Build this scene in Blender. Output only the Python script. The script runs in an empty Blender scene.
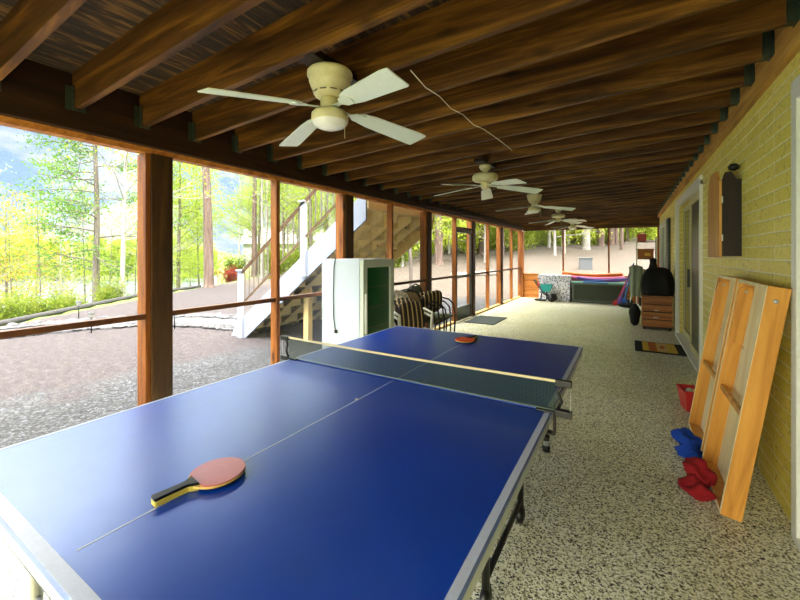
import bpy, bmesh, math, random
from mathutils import Vector, Matrix
import numpy as np
R = math.radians
random.seed(7)
rng = np.random.default_rng(7)
scene = bpy.context.scene
col = scene.collection

# ---------------------------------------------------------------- camera
EYE = 1.447
THETA = 31.2
cam_data = bpy.data.cameras.new('camera')
cam_data.sensor_width = 36; cam_data.lens = 378/800*36; cam_data.shift_y = -46/800
cam_data.clip_start = 0.05; cam_data.clip_end = 600
cam = bpy.data.objects.new('camera', cam_data); col.objects.link(cam)
cam.location = (0, 0, EYE); cam.rotation_euler = (R(90), 0, R(THETA))
scene.camera = cam

# ---------------------------------------------------------------- world and sun
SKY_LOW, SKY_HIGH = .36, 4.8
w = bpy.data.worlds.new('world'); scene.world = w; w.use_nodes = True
nt = w.node_tree; nt.nodes.clear()
n = nt.nodes.new
out = n('ShaderNodeOutputWorld'); bg = n('ShaderNodeBackground'); tc = n('ShaderNodeTexCoord')
mp = n('ShaderNodeMapping'); mp.inputs['Scale'].default_value = (1.6, 1.6, 4.5)
nz = n('ShaderNodeTexNoise'); nz.inputs['Scale'].default_value = 2.2; nz.inputs['Detail'].default_value = 7; nz.inputs['Roughness'].default_value = .6
rp = n('ShaderNodeValToRGB')
rp.color_ramp.elements[0].position = .46; rp.color_ramp.elements[0].color = (.40, .60, .98, 1)
rp.color_ramp.elements[1].position = .60; rp.color_ramp.elements[1].color = (.93, .96, 1.0, 1)
nt.links.new(tc.outputs['Generated'], mp.inputs['Vector']); nt.links.new(mp.outputs[0], nz.inputs['Vector'])
nt.links.new(nz.outputs['Fac'], rp.inputs[0])
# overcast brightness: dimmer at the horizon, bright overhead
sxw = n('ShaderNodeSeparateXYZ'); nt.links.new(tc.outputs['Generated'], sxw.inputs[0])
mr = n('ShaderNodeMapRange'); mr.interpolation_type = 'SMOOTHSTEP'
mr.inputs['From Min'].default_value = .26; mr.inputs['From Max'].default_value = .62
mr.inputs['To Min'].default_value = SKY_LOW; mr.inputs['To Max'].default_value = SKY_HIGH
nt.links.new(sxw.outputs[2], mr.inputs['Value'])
mr2 = n('ShaderNodeMapRange'); mr2.inputs['From Min'].default_value = .30; mr2.inputs['From Max'].default_value = .55
nt.links.new(sxw.outputs[2], mr2.inputs['Value'])
mxw = n('ShaderNodeMix'); mxw.data_type = 'RGBA'; mxw.inputs[7].default_value = (1.0, .98, .90, 1)
nt.links.new(mr2.outputs[0], mxw.inputs[0]); nt.links.new(rp.outputs[0], mxw.inputs[6]); nt.links.new(mxw.outputs[2], bg.inputs['Color'])
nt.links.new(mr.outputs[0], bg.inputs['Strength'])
nt.links.new(bg.outputs[0], out.inputs['Surface'])

sd = bpy.data.lights.new('sun', 'SUN'); sd.energy = 1.9; sd.angle = R(3); sd.color = (1.0, .95, .84)
sun = bpy.data.objects.new('sun', sd); col.objects.link(sun)
sun.rotation_euler = Vector((-.62, .42, -.95)).to_track_quat('-Z', 'Y').to_euler()   # light travels this way

# added fill lamp behind the camera, standing in for daylight from the unseen end
ad = bpy.data.lights.new('porch_fill_light', 'AREA'); ad.shape = 'RECTANGLE'; ad.size = 3.4; ad.size_y = 1.9; ad.energy = 26; ad.color = (1.0, .91, .64); ad.spread = R(100)
ao = bpy.data.objects.new('porch_fill_light', ad); col.objects.link(ao)
ao.location = (-1.1, -2.6, 1.25); ao.rotation_euler = (R(56), 0, R(-14))

scene.view_settings.view_transform = 'Standard'
scene.view_settings.look = 'None'
scene.view_settings.exposure = 1.95
scene.view_settings.gamma = 1.0
scene.view_settings.use_curve_mapping = False
scene.cycles.max_bounces = 10; scene.cycles.diffuse_bounces = 6; scene.cycles.transparent_max_bounces = 16
scene.cycles.use_denoising = True
scene.cycles.sample_clamp_indirect = 6

# ---------------------------------------------------------------- materials
def s2l(c):
    return tuple((x/12.92 if x <= .04045 else ((x+.055)/1.055)**2.4) for x in c)
def rgb(r, g, b): return s2l((r/255, g/255, b/255)) + (1,)
MATS = {}
def mat(name, c, rough=.5, metal=0, spec=.5, emit=None, alpha=1, trans=0, coat=0, bump=None, ior=1.45):
    m = bpy.data.materials.new(name); m.use_nodes = True
    b = m.node_tree.nodes['Principled BSDF']
    b.inputs['Base Color'].default_value = c; b.inputs['Roughness'].default_value = rough
    b.inputs['Metallic'].default_value = metal; b.inputs['Specular IOR Level'].default_value = spec
    b.inputs['Alpha'].default_value = alpha; b.inputs['Transmission Weight'].default_value = trans
    b.inputs['Coat Weight'].default_value = coat; b.inputs['IOR'].default_value = ior
    if bump is None: bump = (60, .08)
    t = m.node_tree; tcn = t.nodes.new('ShaderNodeTexCoord'); nn = t.nodes.new('ShaderNodeTexNoise')
    nn.inputs['Scale'].default_value = bump[0]; nn.inputs['Detail'].default_value = 3
    t.links.new(tcn.outputs['Object'], nn.inputs['Vector'])
    if bump[1] > 0:
        bp = t.nodes.new('ShaderNodeBump'); bp.inputs['Strength'].default_value = bump[1]; bp.inputs['Distance'].default_value = .01
        t.links.new(nn.outputs['Fac'], bp.inputs['Height']); t.links.new(bp.outputs[0], b.inputs['Normal'])
    # slight tonal variation of the surface itself
    mx = t.nodes.new('ShaderNodeMix'); mx.data_type = 'RGBA'; mx.blend_type = 'MULTIPLY'
    mx.inputs[0].default_value = .18; mx.inputs[6].default_value = c
    t.links.new(nn.outputs['Fac'], mx.inputs[7]); 
    if trans == 0: t.links.new(mx.outputs[2], b.inputs['Base Color'])
    MATS[name] = m
    return m

def nodes_of(name, rough=.6):
    m = bpy.data.materials.new(name); m.use_nodes = True
    t = m.node_tree; b = t.nodes['Principled BSDF']; b.inputs['Roughness'].default_value = rough
    c = t.nodes.new('ShaderNodeTexCoord')
    return m, t, b, c
def ramp(t, stops, src=None, interp='LINEAR'):
    r = t.nodes.new('ShaderNodeValToRGB'); e = r.color_ramp.elements; r.color_ramp.interpolation = interp
    while len(e) > 1: e.remove(e[-1])
    e[0].position, e[0].color = stops[0]
    for p, c in stops[1:]:
        k = e.new(p); k.color = c
    if src is not None: t.links.new(src, r.inputs[0])
    return r
def mapping(t, src, scale=(1,1,1), loc=(0,0,0), rot=(0,0,0)):
    m = t.nodes.new('ShaderNodeMapping'); m.inputs['Scale'].default_value = scale; m.inputs['Location'].default_value = loc; m.inputs['Rotation'].default_value = rot
    t.links.new(src, m.inputs['Vector']); return m
def noise(t, src, scale, detail=4, rough=.5, dist=0):
    k = t.nodes.new('ShaderNodeTexNoise'); k.inputs['Scale'].default_value = scale; k.inputs['Detail'].default_value = detail
    k.inputs['Roughness'].default_value = rough; k.inputs['Distortion'].default_value = dist
    t.links.new(src, k.inputs['Vector']); return k
def mixc(t, fac, a, b, mode='MIX'):
    x = t.nodes.new('ShaderNodeMix'); x.data_type = 'RGBA'; x.blend_type = mode
    for s, v in ((0, fac), (6, a), (7, b)):
        if isinstance(v, (int, float, tuple)): x.inputs[s].default_value = v
        else: t.links.new(v, x.inputs[s])
    return x.outputs[2]
def math_n(t, op, a, b=None):
    x = t.nodes.new('ShaderNodeMath'); x.operation = op
    for i, v in enumerate((a, b)):
        if v is None: continue
        if isinstance(v, (int, float)): x.inputs[i].default_value = v
        else: t.links.new(v, x.inputs[i])
    return x.outputs[0]

def wood(name, dark, mid, light, axis='x', rough=.55, fine=1.0, knots=True, coord='Object', spec=.3):
    m, t, b, c = nodes_of(name, rough)
    b.inputs['Specular IOR Level'].default_value = spec
    s = {'x': (.7, 9, 9), 'y': (9, .7, 9), 'z': (9, 9, .7)}[axis]
    s = tuple(v*fine for v in s)
    oi = t.nodes.new('ShaderNodeObjectInfo')
    cb = t.nodes.new('ShaderNodeVectorMath'); cb.operation = 'ADD'
    t.links.new(c.outputs[coord], cb.inputs[0])
    rr = math_n(t, 'MULTIPLY', oi.outputs['Random'], 17.0); t.links.new(rr, cb.inputs[1])
    mpn = mapping(t, cb.outputs[0], s)
    k = noise(t, mpn.outputs[0], 1.6, 6, .62, .7)
    r = ramp(t, [(.28, dark), (.5, mid), (.74, light)], k.outputs['Fac'])
    src = r.outputs[0]
    if knots:
        ks = {'x': (1.3, 4, 4), 'y': (4, 1.3, 4), 'z': (4, 4, 1.3)}[axis]
        v = t.nodes.new('ShaderNodeTexVoronoi'); v.inputs['Scale'].default_value = 1.1
        t.links.new(mapping(t, cb.outputs[0], ks).outputs[0], v.inputs['Vector'])
        kr = ramp(t, [(.05, (.12, .10, .08, 1)), (.13, (1, 1, 1, 1))], v.outputs['Distance'])
        src = mixc(t, .85, src, kr.outputs[0], 'MULTIPLY')
    t.links.new(src, b.inputs['Base Color'])
    bp = t.nodes.new('ShaderNodeBump'); bp.inputs['Strength'].default_value = .3; bp.inputs['Distance'].default_value = .004
    t.links.new(k.outputs['Fac'], bp.inputs['Height']); t.links.new(bp.outputs[0], b.inputs['Normal'])
    MATS[name] = m
    return m

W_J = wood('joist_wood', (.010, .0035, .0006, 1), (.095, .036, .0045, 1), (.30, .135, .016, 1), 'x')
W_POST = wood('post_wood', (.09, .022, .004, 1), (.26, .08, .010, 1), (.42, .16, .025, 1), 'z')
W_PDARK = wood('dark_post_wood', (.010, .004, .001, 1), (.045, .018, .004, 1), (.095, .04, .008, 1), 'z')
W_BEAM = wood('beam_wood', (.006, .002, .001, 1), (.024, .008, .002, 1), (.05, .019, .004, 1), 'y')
W_RAIL = wood('rail_wood', (.03, .010, .003, 1), (.09, .028, .006, 1), (.15, .055, .012, 1), 'y')
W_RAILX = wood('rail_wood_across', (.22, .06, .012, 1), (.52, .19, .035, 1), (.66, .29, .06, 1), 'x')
W_BOARD = wood('game_board_wood', (.42, .16, .025, 1), (.66, .30, .05, 1), (.78, .42, .09, 1), 'z', .4)
W_PLY = wood('pale_plywood', (.74, .58, .30, 1), (.86, .72, .42, 1), (.92, .82, .55, 1), 'z', .6, knots=False)
W_STAIR = wood('treated_pine', (.80, .62, .28, 1), (.93, .78, .42, 1), (.97, .86, .55, 1), 'y', .6)
W_STAIRZ = wood('treated_pine_upright', (.52, .36, .14, 1), (.72, .53, .24, 1), (.82, .65, .34, 1), 'z', .6)
W_CHEST = wood('chest_wood', (.14, .045, .012, 1), (.36, .13, .03, 1), (.50, .21, .05, 1), 'x', .5)
W_CAB = wood('cabinet_wood', (.30, .12, .03, 1), (.52, .25, .06, 1), (.62, .34, .10, 1), 'z', .5)
W_DARK = wood('dark_cabinet_wood', (.003, .001, .001, 1), (.012, .004, .003, 1), (.025, .008, .005, 1), 'z', .5)
W_HANDRAIL = wood('handrail_wood', (.03, .015, .008, 1), (.07, .035, .02, 1), (.10, .055, .03, 1), 'x', .6)

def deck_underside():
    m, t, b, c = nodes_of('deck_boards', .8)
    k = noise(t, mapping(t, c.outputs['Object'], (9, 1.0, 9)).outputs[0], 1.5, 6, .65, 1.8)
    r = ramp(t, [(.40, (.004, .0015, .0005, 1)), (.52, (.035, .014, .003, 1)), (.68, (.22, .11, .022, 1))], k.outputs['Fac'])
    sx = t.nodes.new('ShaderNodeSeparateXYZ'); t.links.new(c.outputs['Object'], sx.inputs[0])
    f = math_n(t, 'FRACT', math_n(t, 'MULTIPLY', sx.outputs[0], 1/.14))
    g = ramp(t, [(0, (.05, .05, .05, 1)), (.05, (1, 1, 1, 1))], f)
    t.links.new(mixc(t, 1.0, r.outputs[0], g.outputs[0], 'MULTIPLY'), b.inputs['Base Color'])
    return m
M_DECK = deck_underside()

def speckle_floor():
    m, t, b, c = nodes_of('flake_floor', .38)
    v = t.nodes.new('ShaderNodeTexVoronoi'); v.inputs['Scale'].default_value = 135; v.feature = 'F1'
    t.links.new(c.outputs['Object'], v.inputs['Vector'])
    sep = t.nodes.new('ShaderNodeSeparateColor'); t.links.new(v.outputs['Color'], sep.inputs[0])
    r = ramp(t, [(0, (.02, .022, .010, 1)), (.12, (.22, .22, .12, 1)), (.24, (.50, .49, .30, 1)), (.44, (.78, .77, .55, 1)), (.70, (.92, .92, .78, 1))], sep.outputs[0], 'CONSTANT')
    k = noise(t, c.outputs['Object'], .9, 3, .6)
    st = ramp(t, [(.35, (.90, .88, .76, 1)), (.62, (1, 1, 1, 1))], k.outputs['Fac'])
    t.links.new(mixc(t, 1.0, r.outputs[0], st.outputs[0], 'MULTIPLY'), b.inputs['Base Color'])
    bp = t.nodes.new('ShaderNodeBump'); bp.inputs['Strength'].default_value = .12; bp.inputs['Distance'].default_value = .002
    t.links.new(sep.outputs[1], bp.inputs['Height']); t.links.new(bp.outputs[0], b.inputs['Normal'])
    return m
M_FLOOR = speckle_floor()

def brick_wall():
    m, t, b, c = nodes_of('painted_brick', .45)
    sx = t.nodes.new('ShaderNodeSeparateXYZ'); t.links.new(c.outputs['Object'], sx.inputs[0])
    cb = t.nodes.new('ShaderNodeCombineXYZ'); t.links.new(sx.outputs[1], cb.inputs[0]); t.links.new(sx.outputs[2], cb.inputs[1])
    br = t.nodes.new('ShaderNodeTexBrick'); t.links.new(cb.outputs[0], br.inputs['Vector'])
    br.inputs['Scale'].default_value = 1; br.inputs['Brick Width'].default_value = .62; br.inputs['Row Height'].default_value = .083
    br.inputs['Mortar Size'].default_value = .007; br.inputs['Mortar Smooth'].default_value = .5
    br.inputs['Color1'].default_value = (.74, .62, .11, 1); br.inputs['Color2'].default_value = (.82, .70, .16, 1); br.inputs['Mortar'].default_value = (.97, .92, .60, 1)
    k = noise(t, c.outputs['Object'], 45, 4, .6)
    sp = ramp(t, [(.33, (.55, .5, .35, 1)), (.45, (1, 1, 1, 1))], k.outputs['Fac'])
    t.links.new(mixc(t, .8, br.outputs['Color'], sp.outputs[0], 'MULTIPLY'), b.inputs['Base Color'])
    hh = math_n(t, 'SUBTRACT', math_n(t, 'MULTIPLY', k.outputs['Fac'], .35), br.outputs['Fac'])
    bp = t.nodes.new('ShaderNodeBump'); bp.inputs['Strength'].default_value = .9; bp.inputs['Distance'].default_value = .008
    t.links.new(hh, bp.inputs['Height']); t.links.new(bp.outputs[0], b.inputs['Normal'])
    return m
M_BRICK = brick_wall()

def ground_mat():
    m, t, b, c = nodes_of('yard_ground', .95)
    sx = t.nodes.new('ShaderNodeSeparateXYZ'); t.links.new(c.outputs['Object'], sx.inputs[0])
    X, Y = sx.outputs[0], sx.outputs[1]
    big = noise(t, c.outputs['Object'], 1.3, 3, .5).outputs['Fac']
    fine = noise(t, c.outputs['Object'], 11, 12, .9).outputs['Fac']
    vor = t.nodes.new('ShaderNodeTexVoronoi'); vor.inputs['Scale'].default_value = 48; t.links.new(c.outputs['Object'], vor.inputs['Vector'])
    vs = t.nodes.new('ShaderNodeSeparateColor'); t.links.new(vor.outputs['Color'], vs.inputs[0])
    gravel = ramp(t, [(0, (.006, .006, .008, 1)), (.4, (.022, .023, .028, 1)), (.75, (.05, .052, .062, 1)), (1, (.12, .125, .14, 1))], vs.outputs[0]).outputs[0]
    mulch = ramp(t, [(.36, (.006, .004, .005, 1)), (.47, (.024, .017, .020, 1)), (.56, (.058, .046, .051, 1)), (.68, (.16, .135, .15, 1))], fine).outputs[0]
    leaf = ramp(t, [(.36, (.015, .007, .005, 1)), (.47, (.05, .035, .026, 1)), (.56, (.11, .088, .070, 1)), (.68, (.26, .23, .20, 1))], fine).outputs[0]
    grass = ramp(t, [(.32, (.04, .09, .01, 1)), (.5, (.11, .18, .02, 1)), (.7, (.20, .27, .05, 1))], fine).outputs[0]
    wob = math_n(t, 'MULTIPLY', math_n(t, 'SUBTRACT', big, .5), 3.0)
    g1 = ramp(t, [(.4, (0, 0, 0, 1)), (.6, (1, 1, 1, 1))], math_n(t, 'ADD', math_n(t, 'MULTIPLY', math_n(t, 'ADD', math_n(t, 'ADD', X, 5.4), wob), .3), .5)).outputs[0]
    cur = mixc(t, g1, mulch, gravel)
    hill = ramp(t, [(.3, (0, 0, 0, 1)), (.7, (1, 1, 1, 1))], math_n(t, 'ADD', math_n(t, 'MULTIPLY', math_n(t, 'ADD', math_n(t, 'SUBTRACT', Y, 12.5), wob), .25), .5)).outputs[0]
    cur = mixc(t, hill, cur, leaf)
    ge = math_n(t, 'SUBTRACT', math_n(t, 'SUBTRACT', math_n(t, 'MULTIPLY', Y, -.72), 9.7), X)
    g2 = ramp(t, [(.45, (0, 0, 0, 1)), (.55, (1, 1, 1, 1))], math_n(t, 'ADD', math_n(t, 'MULTIPLY', ge, .4), .5)).outputs[0]
    cur = mixc(t, g2, cur, grass)
    t.links.new(cur, b.inputs['Base Color'])
    bp = t.nodes.new('ShaderNodeBump'); bp.inputs['Strength'].default_value = 1; bp.inputs['Distance'].default_value = .03
    t.links.new(fine, bp.inputs['Height']); t.links.new(bp.outputs[0], b.inputs['Normal'])
    return m
M_GROUND = ground_mat()

def leaf_mat(name, c1, c2, tr=.5):
    m = bpy.data.materials.new(name); m.use_nodes = True; t = m.node_tree; t.nodes.clear()
    o = t.nodes.new('ShaderNodeOutputMaterial'); d = t.nodes.new('ShaderNodeBsdfDiffuse'); l = t.nodes.new('ShaderNodeBsdfTranslucent'); mx = t.nodes.new('ShaderNodeMixShader')
    c = t.nodes.new('ShaderNodeTexCoord')
    k = noise(t, c.outputs['Object'], 1.2, 4, .7)
    r = ramp(t, [(.35, c1), (.65, c2)], k.outputs['Fac'])
    t.links.new(r.outputs[0], d.inputs[0]); t.links.new(r.outputs[0], l.inputs[0])
    mx.inputs[0].default_value = tr
    t.links.new(d.outputs[0], mx.inputs[1]); t.links.new(l.outputs[0], mx.inputs[2]); t.links.new(mx.outputs[0], o.inputs[0])
    MATS[name] = m
    return m
L_GREEN = leaf_mat('spring_leaves', (.17, .28, .025, 1), (.40, .46, .07, 1))
L_LIME = leaf_mat('lime_leaves', (.30, .42, .03, 1), (.62, .66, .11, 1))
L_YEL = leaf_mat('yellow_leaves', (.26, .24, .02, 1), (.42, .28, .04, 1))
L_PINE = leaf_mat('pine_needles', (.05, .14, .025, 1), (.16, .27, .05, 1), .35)
L_BUSH = leaf_mat('bush_leaves', (.08, .14, .012, 1), (.24, .27, .04, 1))
L_RED = leaf_mat('red_blossom', (.22, .03, .02, 1), (.30, .07, .05, 1))
M_BARK = wood('grey_bark', (.05, .04, .033, 1), (.12, .10, .085, 1), (.22, .19, .165, 1), 'z', .9, knots=False)
M_BARK2 = wood('reddish_bark', (.05, .033, .027, 1), (.12, .08, .065, 1), (.23, .17, .14, 1), 'z', .9, fine=.8, knots=False)
M_BARK3 = wood('pale_bark', (.15, .14, .125, 1), (.27, .25, .23, 1), (.42, .40, .38, 1), 'z', .9, knots=False)

def table_top():
    m, t, b, c = nodes_of('table_blue', .26)
    b.inputs['Specular IOR Level'].default_value = .8; b.inputs['IOR'].default_value = 1.8; b.inputs['Specular Tint'].default_value = (.62, .78, 1, 1)
    k = noise(t, c.outputs['Object'], 3.0, 5, .6)
    r = ramp(t, [(.35, (.0, .040, .36, 1)), (.65, (.0, .048, .42, 1))], k.outputs['Fac'])
    t.links.new(r.outputs[0], b.inputs['Base Color'])
    rr = ramp(t, [(.3, (.31, .31, .31, 1)), (.7, (.35, .35, .35, 1))], noise(t, c.outputs['Object'], 14, 5, .7).outputs['Fac'])
    t.links.new(rr.outputs[0], b.inputs['Roughness'])
    return m
M_TABLE = table_top()

def net_mat():
    m = bpy.data.materials.new('net_mesh'); m.use_nodes = True; t = m.node_tree; b = t.nodes['Principled BSDF']
    b.inputs['Base Color'].default_value = (.012, .035, .02, 1); b.inputs['Roughness'].default_value = .8
    c = t.nodes.new('ShaderNodeTexCoord'); sx = t.nodes.new('ShaderNodeSeparateXYZ'); t.links.new(c.outputs['Object'], sx.inputs[0])
    def grid(o): return math_n(t, 'LESS_THAN', math_n(t, 'FRACT', math_n(t, 'MULTIPLY', o, 1/.006)), .34)
    a = math_n(t, 'MAXIMUM', grid(sx.outputs[0]), grid(sx.outputs[2]))
    t.links.new(a, b.inputs['Alpha'])
    return m
M_NET = net_mat()
def screen_mat():
    m = bpy.data.materials.new('insect_screen'); m.use_nodes = True; t = m.node_tree; t.nodes.clear()
    o = t.nodes.new('ShaderNodeOutputMaterial'); mx = t.nodes.new('ShaderNodeMixShader'); a = t.nodes.new('ShaderNodeBsdfTransparent'); d = t.nodes.new('ShaderNodeBsdfDiffuse')
    d.inputs[0].default_value = (.35, .35, .36, 1); mx.inputs[0].default_value = .07
    t.links.new(a.outputs[0], mx.inputs[1]); t.links.new(d.outputs[0], mx.inputs[2]); t.links.new(mx.outputs[0], o.inputs[0])
    return m
M_SCREEN = screen_mat()

def water_mat():
    m, t, b, c = nodes_of('lake_water', .12)
    b.inputs['Base Color'].default_value = (.12, .15, .20, 1)
    k = noise(t, mapping(t, c.outputs['Object'], (1.2, .5, 1)).outputs[0], 1.5, 5, .6)
    bp = t.nodes.new('ShaderNodeBump'); bp.inputs['Strength'].default_value = .5; bp.inputs['Distance'].default_value = .2
    t.links.new(k.outputs['Fac'], bp.inputs['Height']); t.links.new(bp.outputs[0], b.inputs['Normal'])
    return m
M_WATER = water_mat()

WHITE = mat('white_paint', (.80, .80, .80, 1), .45)
CREAM = mat('fan_cream', (.72, .66, .40, 1), .4)
FANWHITE = mat('fan_white', (.72, .80, .72, 1), .4)
FROST = mat('frosted_glass', (.85, .85, .82, 1), .2, spec=.7)
BRASS = mat('bracket_bronze', (.20, .17, .10, 1), .4, .6)
BLACK = mat('black_plastic', (.005, .005, .005, 1), .4)
BLACKM = mat('black_metal', (.02, .02, .02, 1), .35, .5)
COVER = mat('black_vinyl', (.003, .003, .003, 1), .8, bump=(8, .5))
GREYM = mat('grey_metal', (.52, .54, .52, 1), .35, .3)
ALU = mat('apron_paint', (.42, .48, .52, 1), .35)
LINE = mat('white_line', (.55, .62, .78, 1), .35)
TAPE = mat('net_tape', (.72, .64, .40, 1), .8)
GALV = mat('galvanised_steel', (.07, .10, .07, 1), .4, .7, bump=(40, .4))
RUBR = mat('red_rubber', (.50, .06, .05, 1), .3, spec=1.0)
RUBO = mat('orange_red_rubber', (.80, .06, .012, 1), .5)
BLADE = mat('paddle_ply', (.70, .48, .15, 1), .5)
PGOLD = mat('paddle_handle_gold', (.58, .50, .10, 1), .5)
REDF = mat('red_fabric', (.32, .006, .012, 1), .9, bump=(200, .4))
BLUF = mat('blue_fabric', (.006, .06, .42, 1), .9, bump=(200, .4))
REDP = mat('red_plastic', (.60, .03, .03, 1), .35)
TRIMW = mat('door_trim_white', (.82, .82, .76, 1), .4)
TRIMB = mat('door_beige', (.62, .55, .30, 1), .5)
GLASSD = mat('dark_glass', (.035, .045, .03, 1), .08, spec=.8, bump=(2, 0))
GLASSG = mat('green_glass', (.015, .10, .035, 1), .07, spec=.8, bump=(2, 0))
DOORG = mat('door_screen_grey', (.07, .075, .035, 1), .35)
FRIDGE = mat('fridge_white', (.60, .68, .78, 1), .35)
FRIDGEG = mat('fridge_door_grey', (.58, .64, .56, 1), .4)
CORD = mat('cord_green', (.03, .07, .06, 1), .5)
PLASW = mat('white_plastic', (.80, .78, .68, 1), .4)
CUSH = None
CH_BRN = mat('brown_sling', (.16, .11, .04, 1), .7)
TEAL = mat('teal_plastic', (.01, .32, .30, 1), .4)
GREENB = mat('dark_green_panel', (.035, .045, .022, 1), .6)
FRAMEB = mat('bench_frame', (.10, .13, .09, 1), .5)
TEALB = mat('pale_teal', (.25, .55, .50, 1), .5)
ORANGE = mat('orange_foam', (.85, .20, .03, 1), .5)
PINK = mat('pink_foam', (.85, .18, .42, 1), .5)
PURPLE = mat('purple_foam', (.22, .10, .45, 1), .5)
BLUE = mat('blue_foam', (.03, .14, .55, 1), .5)
GREYC = mat('grey_green_cloth', (.28, .32, .25, 1), .9, bump=(9, .8))
BOXO = mat('orange_brown_box', (.42, .14, .03, 1), .7)
YELL = mat('yellow_label', (.85, .55, .08, 1), .6)
MATBLK = mat('mat_black', (.012, .012, .012, 1), .95, bump=(150, .6))
MATYEL = mat('mat_yellow', (.80, .52, .06, 1), .95, bump=(150, .6))
MATORA = mat('mat_orange', (.62, .16, .03, 1), .95, bump=(150, .6))
MATTAN = mat('mat_tan', (.78, .50, .20, 1), .95, bump=(150, .6))
MATGRY = mat('mat_grey', (.07, .085, .08, 1), .95, bump=(150, .6))
STONE = mat('pale_stone', (.075, .075, .083, 1), .9, bump=(9, .8))
FLAG = mat('flagstone', (.055, .058, .066, 1), .85, bump=(6, .8))
HWALL = mat('far_siding', (.36, .35, .31, 1), .8)
HROOF = mat('far_roof', (.30, .30, .30, 1), .8)
SIDING = mat('upper_siding', (.70, .64, .40, 1), .7)
CONC = mat('concrete', (.5, .5, .48, 1), .9)

def stripes(name, a, b_, scale, axis=0):
    m, t, b, c = nodes_of(name, .8)
    sx = t.nodes.new('ShaderNodeSeparateXYZ'); t.links.new(c.outputs['Object'], sx.inputs[0])
    f = math_n(t, 'FRACT', math_n(t, 'MULTIPLY', sx.outputs[axis], scale))
    t.links.new(ramp(t, [(0, a), (.72, b_)], f, 'CONSTANT').outputs[0], b.inputs['Base Color'])
    return m
CUSH = stripes('striped_cushion', (.018, .012, .008, 1), (.50, .36, .16, 1), 15)
def dapple():
    m, t, b, c = nodes_of('dappled_cloth', .8)
    v = t.nodes.new('ShaderNodeTexVoronoi'); v.inputs['Scale'].default_value = 24
    t.links.new(c.outputs['Object'], v.inputs['Vector'])
    t.links.new(ramp(t, [(0, (.03, .03, .05, 1)), (.36, (.10, .10, .14, 1)), (.46, (.78, .76, .78, 1))], v.outputs['Distance']).outputs[0], b.inputs['Base Color'])
    return m
M_DAP = dapple()

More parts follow.
